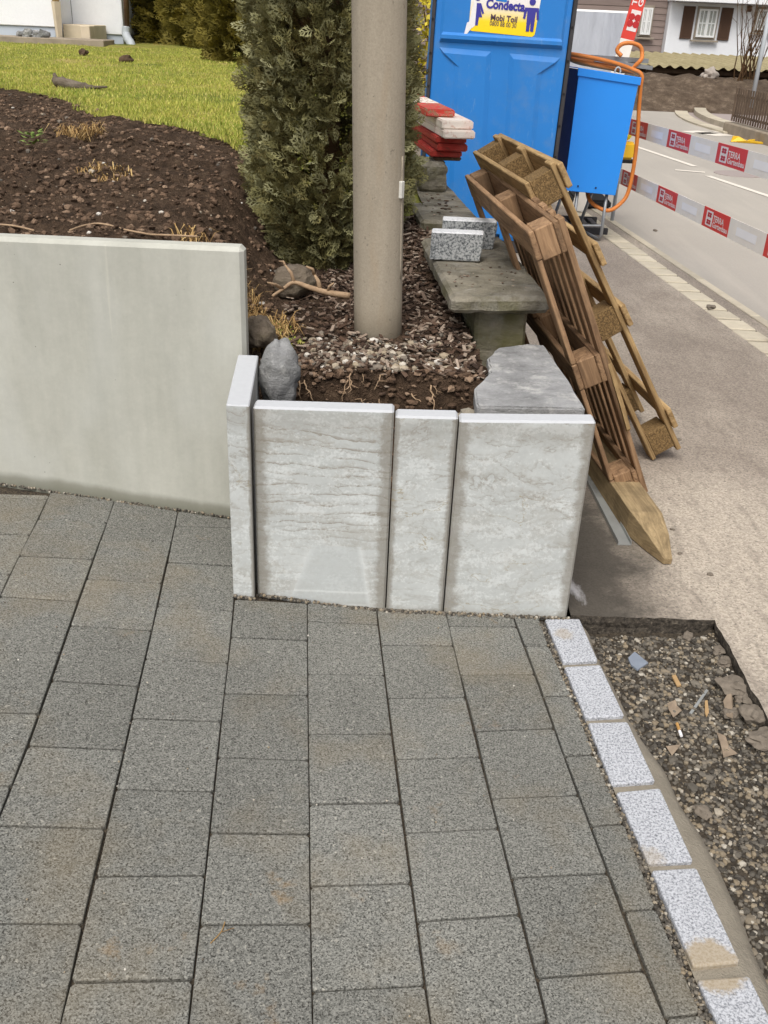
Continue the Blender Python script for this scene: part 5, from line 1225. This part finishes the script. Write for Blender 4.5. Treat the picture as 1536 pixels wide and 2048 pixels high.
def conifer(name, label, cx, cy, z0, h_, rx, n_, size, mat, shape, group=None, trunk=.05, seedk=0., zmax=None):
    e = thing(name, label, 'conifer', (cx, cy, z0), group)
    o = MB(); o.tube([(cx, cy, z0-.1), (cx, cy, z0+h_*.5), (cx+.02, cy, z0+h_*.92)], [trunk, trunk*.7, trunk*.15], 8); 
    for k in range(46):
        z = z0+h_*rnd(.05, .9); a_ = rnd(0, 6.3); rr = rx*shape((z-z0)/h_)*rnd(.6, .9); o.tube([(cx, cy, z), (cx+math.cos(a_)*rr*.5, cy+math.sin(a_)*rr*.5, z+.12*rr/.3), (cx+math.cos(a_)*rr, cy+math.sin(a_)*rr, z+.3*rr/.3*.5)], [.012, .008, .003], 4)
    o.build('trunk', 'twig', e)
    o = MB(); vs, fs, at = [], [], []
    for k in range(n_):
        zf = random.random()**.95; z = z0+zf*h_
        if zmax and z > zmax: z = z0+rnd(0, zmax-z0); zf = (z-z0)/h_
        a_ = rnd(0, 2*math.pi); out = V((math.cos(a_), math.sin(a_), 0))
        lump = 1+.20*mn.noise(V((math.cos(a_)*2.2+seedk, math.sin(a_)*2.2, z*2.6)))+.14*mn.noise(V((math.cos(a_)*6, math.sin(a_)*6+seedk, z*7)))
        if mn.noise(V((math.cos(a_)*3.5+seedk+7, math.sin(a_)*3.5, z*4.5))) < -.38: continue
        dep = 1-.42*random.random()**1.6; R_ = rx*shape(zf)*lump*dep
        p = V((cx+out.x*R_, cy+out.y*R_, z+rnd(-.02, .02)))
        up_ = rnd(-.55, .75); ax = (out*rnd(.6, 1)+V((rnd(-.5, .5), rnd(-.5, .5), up_))).normalized()
        sd = ax.cross(V((rnd(-1, 1), rnd(-1, 1), rnd(-.2, 1.2)))).normalized(); nr_ = ax.cross(sd); s_ = size*rnd(.65, 1.35)
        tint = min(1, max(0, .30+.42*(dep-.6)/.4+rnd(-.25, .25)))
        for qd in SPR[k % 6]:
            b = len(vs)
            for (u, v) in qd: vs.append(p+ax*u*s_+sd*v*s_-nr_*(u*u*4.0*s_))
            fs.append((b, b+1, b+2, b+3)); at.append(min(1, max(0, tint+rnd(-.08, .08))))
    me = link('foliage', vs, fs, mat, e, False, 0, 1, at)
    return e
col_shape = lambda t: (.62+.38*sm(0, .16, t))*(1-.85*sm(.45, 1.0, t))
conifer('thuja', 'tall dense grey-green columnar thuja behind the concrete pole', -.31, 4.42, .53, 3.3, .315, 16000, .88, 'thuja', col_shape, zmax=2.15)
HG = 'thuja hedge at the back of the lawn'
for k, (x, Y, r_, lab) in enumerate(((-4.0, 18.9, .62, 'hedge thuja next to the house corner'), (-3.35, 18.2, .6, 'second hedge thuja from the house corner'), (-2.75, 17.4, .6, 'third hedge thuja from the house corner'), (-2.25, 16.9, .55, 'hedge thuja at the end of the row, half hidden by a nearer one'), (-4.75, 19.6, .6, 'hedge thuja peeking out behind the house wall'))):
    conifer('hedge_thuja', lab, x, Y, .98, 3.8, r_, 1500, 3.6, 'hedge_leaf', lambda t: 1-.4*sm(.5, 1, t), HG, seedk=k*3., zmax=2.6)
conifer('hedge_thuja', 'nearer thuja standing at the right end of the lawn hedge', -2.02, 13.6, .98, 3.6, .42, 2200, 2.6, 'hedge_leaf', lambda t: 1-.5*sm(.5, 1, t), HG, seedk=31, zmax=2.3)
for x, Y in ((-1.4, 13.0), (-.75, 12.4)): conifer('hedge_thuja', 'hedge thuja hidden for the most part behind the tall thuja', x, Y, .98, 3.6, .45, 1200, 2.8, 'hedge_leaf', lambda t: 1-.5*sm(.5, 1, t), HG, seedk=x*9, zmax=2.3)
# yellow-leaved bush behind the cabin
yb_ = thing('yellow_bush', 'bush with bright yellow leaves beyond the toilet cabin', 'bush', (.62, 14.5, 0)); vs, fs, at = [], [], []
for k in range(1600):
    a_ = rnd(0, 6.3); r_ = .55*math.sqrt(random.random()); p = V((.62+math.cos(a_)*r_, 14.5+math.sin(a_)*r_, rnd(.35, 2.0))); u = V((rnd(-1, 1), rnd(-1, 1), rnd(-1, 1))).normalized()*.05; v = u.cross(V((rnd(-1, 1), rnd(-1, 1), rnd(-1, 1)))).normalized()*.028
    b = len(vs); vs += [p-u, p+v, p+u, p-v]; fs.append((b, b+1, b+2, b+3)); at.append(random.random())
link('leaves', vs, fs, 'yellow_leaf', yb_, att=at); o = MB()
for k in range(8): a_ = rnd(0, 6.3); o.tube([(.62, 14.5, 0), (.62+.2*math.cos(a_), 14.5+.2*math.sin(a_), .9), (.62+.42*math.cos(a_), 14.5+.42*math.sin(a_), 1.9)], [.02, .014, .005], 5)
o.build('stems', 'twig', yb_)

# ================================================================== lawn cover, clods, stones, mulch
def blades(n_, rgn, hmin, hmax, wd, zf, name, mat, ok=None, lean=.5, label=None):
    vs, fs, at = [], [], []
    while n_ > 0:
        x, y = rgn()
        if ok and not ok(x, y): continue
        n_ -= 1; z = zf(x, y); a_ = rnd(0, 6.3); h_ = rnd(hmin, hmax); l = rnd(0, lean)*h_; w_ = wd*rnd(.6, 1.3); ca, sa = math.cos(a_), math.sin(a_); b_ = rnd(0, 6.3)
        vs += [(x-ca*w_, y-sa*w_, z-.005), (x+ca*w_, y+sa*w_, z-.005), (x+math.cos(b_)*l, y+math.sin(b_)*l, z+h_)]; i = len(vs); fs.append((i-3, i-2, i-1)); at.append(random.random())
    return kind(link(name, vs, fs, mat, None, False, 0, 1, at), 'stuff')
def lawn_rgn():
    while True:
        y = 5.3+14.2*random.random()**1.5; x = rnd(-.50*y-.3, min(wallx(y)-.05, -.02*y))
        return x, y
ok_l = lambda x, y: y > yl(x)+.10*fbm(x*3, 1.3, 0, 3)+.05*fbm(x*12, 5, 0, 2)-.02 and y < HY-.75
g1 = blades(110000, lawn_rgn, .010, .030, .0045, zlawn, 'grass', 'grass', ok_l, .9)
def clods(n_, name, rgn, r0_, r1_, mat, zf, ok=None, sq=(1, 1, .7), jag=.6, pw=2.0, sink=.25):
    m_ = MB()
    while n_ > 0:
        x, y = rgn()
        if ok and not ok(x, y): continue
        n_ -= 1; r_ = r0_+(r1_-r0_)*random.random()**pw; m_.blob((x, y, zf(x, y)+r_*sq[2]*(1-2*sink)*.6), r_, 1, jag, sq=(sq[0]*rnd(.7, 1.3), sq[1]*rnd(.7, 1.2), sq[2]*rnd(.7, 1.2)))
    return kind(m_.build(name, mat), 'stuff')
soil_rgn = lambda: (rnd(-3.4, -.3), 3.0+5.0*random.random()**1.4)
ok_s = lambda x, y: y < yl(x)+.1 and x < -.42-.05*(y-3) and x > -.48*y-.25 and y > 3.0
clods(10500, 'soil_clods', soil_rgn, .0035, .018, 'clod', zsoil, ok_s, pw=3.5)
clods(260, 'soil_pebbles', soil_rgn, .004, .016, 'pebble', zsoil, ok_s, jag=.2, pw=3, sink=.3)
# mulch near the pole
inb = lambda x, y: x < wallx(y)-.03 and y > 2.99 and x > -.44 and not (x > .2 and y < 2.72)
mrg = lambda: (rnd(-.42, .36), rnd(2.9, 4.7))
m_ = MB(); n_ = 3400
while n_:
    x, y = mrg()
    if not inb(x, y) or (x < -.2 and y > 3.2 and random.random() < .6) or (y < 3.4 and random.random() < .35): continue
    if (V((x, y, 0))-V((pc.x, pc.y, 0))).length < r0+.008: continue
    n_ -= 1; L = rnd(.010, .042); R_ = Matrix.Rotation(rnd(0, 6.3), 3, 'Z') @ Matrix.Rotation(rnd(-.5, .5), 3, 'Y') @ Matrix.Rotation(rnd(-.5, .5), 3, 'X')
    m_.box((x, y, zsoil(x, y)+rnd(.0, .016)), (L, rnd(.005, .014), rnd(.002, .006)), R_)
kind(m_.build('bark_mulch', 'mulch'), 'stuff')
clods(650, 'bed_pebbles', lambda: (random.gauss(-.06, .14), 3.02+abs(random.gauss(0, .16))), .005, .018, 'pebble', zsoil, lambda x, y: inb(x, y) and (V((x, y, 0))-V((pc.x, pc.y, 0))).length > r0+.015, jag=.2, pw=2.5, sink=.2)
clods(900, 'cut_bank_clods', lambda: (rnd(-.40, .30), rnd(2.84, 3.06)), .004, .018, 'clod', zsoil, pw=2.5)
# roots hanging from the cut bank
for k in range(22):
    x = rnd(-.32, .24); y = 3.005+.05*mn.noise(V((x*7, 1.7, 0)))-.05; z = rnd(.44, .57); pts = [V((x, y+.04, z+.01))]; dr_ = V((rnd(-.5, .5), -.75, rnd(-1, .2)))
    n2 = random.randint(4, 9)
    for j in range(n2): pts.append(pts[-1]+(dr_+V((rnd(-.6, .6), rnd(-.2, .3), rnd(-.6, .4)))).normalized()*rnd(.010, .020))
    r_ = rnd(.0014, .0036); o = MB(); o.tube(pts, [r_*(1-.7*j/n2) for j in range(n2+1)], 5)
    for q in (pts[2:-1:3] if k % 2 else []): o.tube([q, q+V((rnd(-.03, .03), rnd(-.015, .005), rnd(-.03, .015)))], [r_*.5, r_*.25], 4)
    tag(o.build('root', 'root', smooth=True), 'thin pale root dangling from the cut soil edge below the pole', 'root', 'roots hanging out of the cut soil')
# dead branch lying between wall end and pole
def bp(x, y, z): return G(x, y, z)
br = [bp(700, 592, .69), bp(655, 585, .70), bp(620, 575, .71), bp(588, 565, .72), bp(566, 578, .71), bp(545, 592, .70)]
o = MB(); o.tube(smoothpath(br, 4), [.013-.0004*i for i in range(21)], 7)
for a, b, r_ in (((588, 565, .72), (570, 530, .78), .008), ((570, 530, .78), (558, 522, .79), .005), ((640, 580, .705), (628, 548, .76), .010), ((628, 548, .76), (612, 533, .79), .007), ((566, 578, .71), (535, 565, .75), .007), ((655, 585, .70), (668, 566, .74), .006)):
    o.tube([bp(*a), (bp(*a)+bp(*b))/2+V((rnd(-.01, .01), 0, .005)), bp(*b)], [r_, r_*.8, r_*.45], 6)
tag(o.build('dead_branch', 'root', smooth=True), 'dead forked branch lying in the bed beside the pole', 'branch')
# long root runners along the top of the wall
for pts, lab in (([(0, 449), (30, 452), (68, 461)], 'thin pale root on the soil at the wall top'), ([(140, 461), (165, 452), (195, 447), (225, 452), (250, 464), (300, 469)], 'curved reddish root arching out of the soil above the smooth wall'), ([(300, 469), (350, 471), (395, 473)], 'reddish root lying along the back of the smooth wall')):
    o = MB(); q = [G(x, y, .955) for x, y in pts]; q = [V((p.x, p.y, max(p.z, zsoil(p.x, p.y)+.004))) for p in q]; o.tube(smoothpath(q, 5), .0035, 6); tag(o.build('root', 'root', smooth=True), lab, 'root', None)
def tuft(px_, py_, z, n_, h_, sp_, mat, label, name='dry_tuft', droop=.8):
    p = G(px_, py_, z); vs, fs, at = [], [], []
    for k in range(n_):
        a_ = rnd(0, 6.3); r_ = sp_*math.sqrt(random.random()); x, y = p.x+math.cos(a_)*r_, p.y+math.sin(a_)*r_; b_ = rnd(0, 6.3); l = rnd(.3, 1)*h_; zz_ = zsoil(x, y); w_ = .0022
        d1 = V((math.cos(b_)*l*droop*.5, math.sin(b_)*l*droop*.5, l*.55)); d2 = V((math.cos(b_)*l*droop, math.sin(b_)*l*droop, l*rnd(.1, .7))); s_ = V((-math.sin(b_), math.cos(b_), 0))*w_; q = V((x, y, zz_-.004)); i = len(vs)
        vs += [q-s_, q+s_, q+d1+s_, q+d1-s_, q+d2]; fs += [(i, i+1, i+2, i+3), (i+3, i+2, i+4)]; t = random.random(); at += [t, t]
    tag(link(name, vs, fs, mat, None, False, 0, 1, at), label, 'tuft')
tuft(160, 280, .99, 260, .13, .12, 'straw', 'dry yellow grass tuft in the middle of the dug bed'); tuft(450, 448, .95, 420, .10, .17, 'straw', 'flattened straw patch behind the end of the smooth wall')
tuft(520, 520, .84, 420, .09, .14, 'straw', 'straw patch sloping down beside the wall end'); tuft(545, 560, .77, 300, .05, .07, 'grass', 'small green grass tuft beside the wall end', 'grass_tuft', .4); tuft(510, 620, .70, 260, .08, .09, 'straw', 'dry grass hanging beside the pale boulder')
tuft(585, 665, .62, 160, .04, .04, 'grass', 'mossy green tuft between the two boulders', 'grass_tuft', .4); tuft(460, 470, .93, 200, .08, .12, 'straw', 'thin dry stems on the soil at the wall corner'); tuft(210, 345, .97, 140, .06, .12, 'straw', 'sparse straw wisps in the soil', 'dry_tuft')
# leafy weed
p = G(68, 300, .98); vs, fs, at = [], [], []
for k in range(34):
    a_ = rnd(0, 6.3); r_ = rnd(.02, .08); q = V((p.x+math.cos(a_)*r_*.5, p.y+math.sin(a_)*r_*.5, zsoil(p.x, p.y)+rnd(.01, .07))); d = V((math.cos(a_)*.035, math.sin(a_)*.035, rnd(-.005, .02))); s_ = V((-math.sin(a_), math.cos(a_), 0))*.011; i = len(vs); vs += [q, q+d*.5+s_, q+d, q+d*.5-s_]; fs.append((i, i+1, i+2, i+3)); at.append(random.random())
tag(link('weed', vs, fs, 'weed_leaf', None, False, 0, 1, at), 'small pale green weed growing in the bare soil', 'weed')
# driftwood-like stump in the lawn and small clods
p = G(140, 176, .99); o = MB(); d = V((1, -.12, 0)).normalized(); p.z = zlawn(p.x, p.y)
o.tube(smoothpath([p+d*-.14+V((0, 0, .07)), p+d*-.11+V((0, 0, .05)), p+d*-.02+V((0, 0, .03)), p+d*.10+V((0, 0, .015)), p+d*.22], 4), [.012+.035*math.sin(.3+2.6*i/16)*(1+.4*mn.noise(V((i*.9, 0, 0)))) for i in range(17)], 9); o.tube([p+d*-.11+V((0, 0, .04)), p+d*-.13+V((0, 0, .11))], [.03, .012], 6); o.tube([p+d*.12+V((0, 0, .01)), p+d*.34+V((0, -.04, .03))], [.018, .010], 6)
o.v = [tuple(V(q)+V((0, 0, .012*mn.noise(V(q)*30)))) for q in o.v]
lg = o.build('old_stump', 'root', smooth=True); lg.data.materials[0] = MT['rock_brown']; tag(lg, 'weathered grey-brown root stump lying in the lawn', 'stump')
for x, y, lab in ((168, 118, 'dark earth clod on the lawn near the terrace'), (253, 128, 'dark earth clod on the lawn below the downpipe')):
    p = G(x, y, 1.02); o = MB(); o.blob((p.x, p.y, zlawn(p.x, p.y)+.03), .075, 2, .5, sq=(1.4, .8, .7)); tag(o.build('earth_clod', 'clod'), lab, 'clod')

# ---------------- trench gravel and litter
tz = lambda x, y: GB+.012*fbm(x*5, y*5, 1, 3)+.008*fbm(x*30, y*30, 2, 2)+.02*sm(.95, 1.05, x)
ok_t = lambda x, y: x > along(hr, y)+.002 and x < 1.032 and y < 2.455
clods(9000, 'trench_gravel', lambda: (rnd(.58, 1.04), .75+1.7*random.random()**.9), .0028, .0085, 'gravel', tz, ok_t, sq=(1.1, 1, .75), jag=.22, pw=2.2, sink=.2)
clods(110, 'trench_stones', lambda: (rnd(.62, 1.03), rnd(.8, 2.44)), .006, .013, 'gravel', tz, ok_t, sq=(1.2, 1, .7), jag=.3, pw=1.5, sink=.25)
# gravel fillet between pavers and kerb, and along the wall foot
m_ = MB()
for k in range(1500):
    y = rnd(.85, 2.42); xr = kx(y); py_ = px = None; x = xr-rnd(.002, .020); m_.blob((x, y, -.004+rnd(-.006, .003)), rnd(.0022, .0055), 1, .2)
kind(m_.build('joint_gravel', 'gravel'), 'stuff')
m_ = MB()
for k in range(620):
    x = rnd(-.44, .58); m_.blob((x, 2.446-abs(random.gauss(0, .006))-(.026 if x < -.378 else 0), zp(x)+rnd(.0, .003)), rnd(.0022, .006), 1, .2)
for k in range(260):
    x = rnd(-1.5, -.47); m_.blob((x, 2.901-abs(random.gauss(0, .005)), zp(x)+rnd(-.001, .003)), rnd(.002, .005), 1, .2)
kind(m_.build('wall_foot_gravel', 'gravel'), 'stuff')
# loose pale grit on the pavers
m_ = MB()
for k in range(90):
    x, y = rnd(-1.1, .5), rnd(.95, 2.4)
    if x < kx(y)-.03: m_.blob((x, y, zp(x)+.0016), rnd(.0012, .003), 1, .2)
kind(m_.build('loose_grit', 'pebble'), 'stuff')
def trash(name, x, y, r_, mat, label, sq=(1, 1, .35), cat='debris', jag=.4, sub=2):
    p = G(x, y, GB+.012); o = MB(); o.blob((p.x, p.y, tz(p.x, p.y)+r_*sq[2]*.7), r_, sub, jag, sq=sq); b = o.build(name, mat); tag(b, label, cat, None); return b
for x, y, r_, lab in ((1470, 1385, .048, 'large crumbled asphalt lump in the trench corner by the sawn edge'), (1494, 1402, .034, 'asphalt lump next to the largest lump in the trench'), (1508, 1445, .042, 'asphalt lump against the sawn edge'), (1530, 1490, .045, 'asphalt lump cut off by the picture edge'), (1437, 1308, .022, 'small grey stone under the sawn trench corner'), (1450, 1330, .026, 'flat crumb of asphalt near the trench corner'), (1405, 1620, .022, 'oval pale grey pebble in the open trench'), (1375, 1275, .02, 'dark stone tucked below the rear trench edge'), (1465, 1430, .026, 'brown crumb of asphalt in the middle of the lumps')):
    trash('asphalt_lump', x, y, r_*.85, 'asphalt_lump', lab, (1.2, .9, .55), 'rubble', .5, 3)
def flat(name, pts, z, th, mat, label, cat, tilt=.0):
    q = [G(x, y, GB+z) for x, y in pts]; z0_ = max(tz(p.x, p.y) for p in q)+.004
    o = MB(); o.prism([(p.x, p.y, z0_+(i % 2)*tilt) for i, p in enumerate(q)][::-1], (0, 0, th)); tag(o.build(name, mat), label, cat)
flat('tile_shard', [(1257, 1312), (1270, 1300), (1297, 1322), (1276, 1336), (1262, 1325)], .02, .006, 'slate_shard', 'blue-grey broken tile shard on the trench gravel', 'shard')
flat('wood_scrap', [(1344, 1349), (1352, 1347), (1363, 1368), (1355, 1370)], .015, .005, 'wood_chip', 'short pale wood scrap in the trench beside the shard', 'wood scrap'); flat('wood_scrap', [(1411, 1397), (1416, 1396), (1419, 1420), (1414, 1430), (1411, 1420)], .015, .005, 'wood_chip', 'slim orange wood splinter in the trench', 'wood scrap')
flat('dry_leaf', [(1336, 1398), (1352, 1394), (1356, 1402), (1365, 1415), (1349, 1426), (1338, 1412)], .016, .0012, 'leaf_dry', 'curled pale dry leaf in the trench', 'leaf', .006); flat('dry_leaf', [(1332, 1492), (1345, 1494), (1362, 1488), (1355, 1500), (1344, 1511)], .014, .0012, 'leaf_dry', 'crumpled pale dry leaf lower in the trench', 'leaf', .006)
flat('dry_leaf', [(1434, 1462), (1450, 1475), (1460, 1492), (1474, 1510), (1448, 1512), (1440, 1490)], .016, .0015, 'leaf_dry', 'large brown dry leaf below the asphalt lumps', 'leaf', .01); flat('dry_leaf', [(1448, 1395), (1462, 1375), (1468, 1400), (1466, 1435), (1455, 1425)], .03, .0015, 'leaf_dry', 'long dry leaf caught among the asphalt lumps', 'leaf', .01)
flat('metal_strip', [(1381, 1415), (1386, 1418), (1419, 1371), (1415, 1368)], .02, .003, 'aluminium', 'small perforated metal strip lying in the trench', 'metal strip')
e = thing('cigarette_butt', 'orange cigarette butt lying in the trench gravel', 'cigarette butt', G(1358, 1458, GB)); a, b, c_ = G(1354, 1447, GB+.018), G(1359, 1462, GB+.018), G(1363, 1472, GB+.018)
o = MB(); o.tube([a, b], .0042, 8); o.build('filter', 'filter_orange', e); o = MB(); o.tube([b, c_], .0042, 8); o.build('paper', 'paper_white', e)
# small scattered stones on asphalt
for x, y, r_, lab in ((1420, 1150, .010, 'dark pebble on the asphalt beyond the stake'), (1358, 880, .010, 'dark crumb on the asphalt near the pallet foot'), (1422, 617, .03, 'dark leaf lump on the gutter stones'), (1310, 462, .02, 'dark crumb on the road near the box'), (1345, 1060, .008, 'dark crumb beside the stake point'), (1360, 1108, .008, 'dark crumb on the asphalt ahead of the stake point')):
    p = G(x, y, 0); o = MB(); o.blob((p.x, p.y, r_*.35), r_, 2, .5, sq=(1.2, .9, .5)); tag(o.build('crumb', 'asphalt_lump'), lab, 'crumb')
# leaves and crumbs on the mossy slab, red berry bit in the mulch
m_ = MB()
for k in range(40): x = rnd(.2, .5); y = rnd(3.42, 3.82); m_.blob((x, y, .752), rnd(.002, .006), 1, .3, sq=(1.6, 1, .5))
for k in range(40): x = rnd(.12, .3); y = rnd(4.6, 5.2); m_.blob((x, y, .803), rnd(.003, .010), 1, .4, sq=(1.6, 1, .4))
kind(m_.build('slab_crumbs', 'mulch'), 'stuff')
p = G(872, 580, .60); o = MB(); o.blob((p.x, p.y, zsoil(p.x, p.y)+.015), .011, 2, .4); tag(o.build('red_scrap', 'red_berry'), 'tiny bright red scrap lying in the mulch below the slab', 'scrap')
# pale twig on a paver
a = GP(421, 1888); b = GP(450, 1845); o = MB(); o.tube(smoothpath([a+V((0, 0, .002)), (a+b)/2+V((.006, 0, .003)), b+V((0, 0, .002))], 4), .0011, 5); o.tube([(a+b)/2+V((.006, 0, .003)), (a+b)/2+V((.03, .012, .002))], .0008, 4); tag(o.build('twig', 'straw'), 'thin pale twig lying on a paver', 'twig')
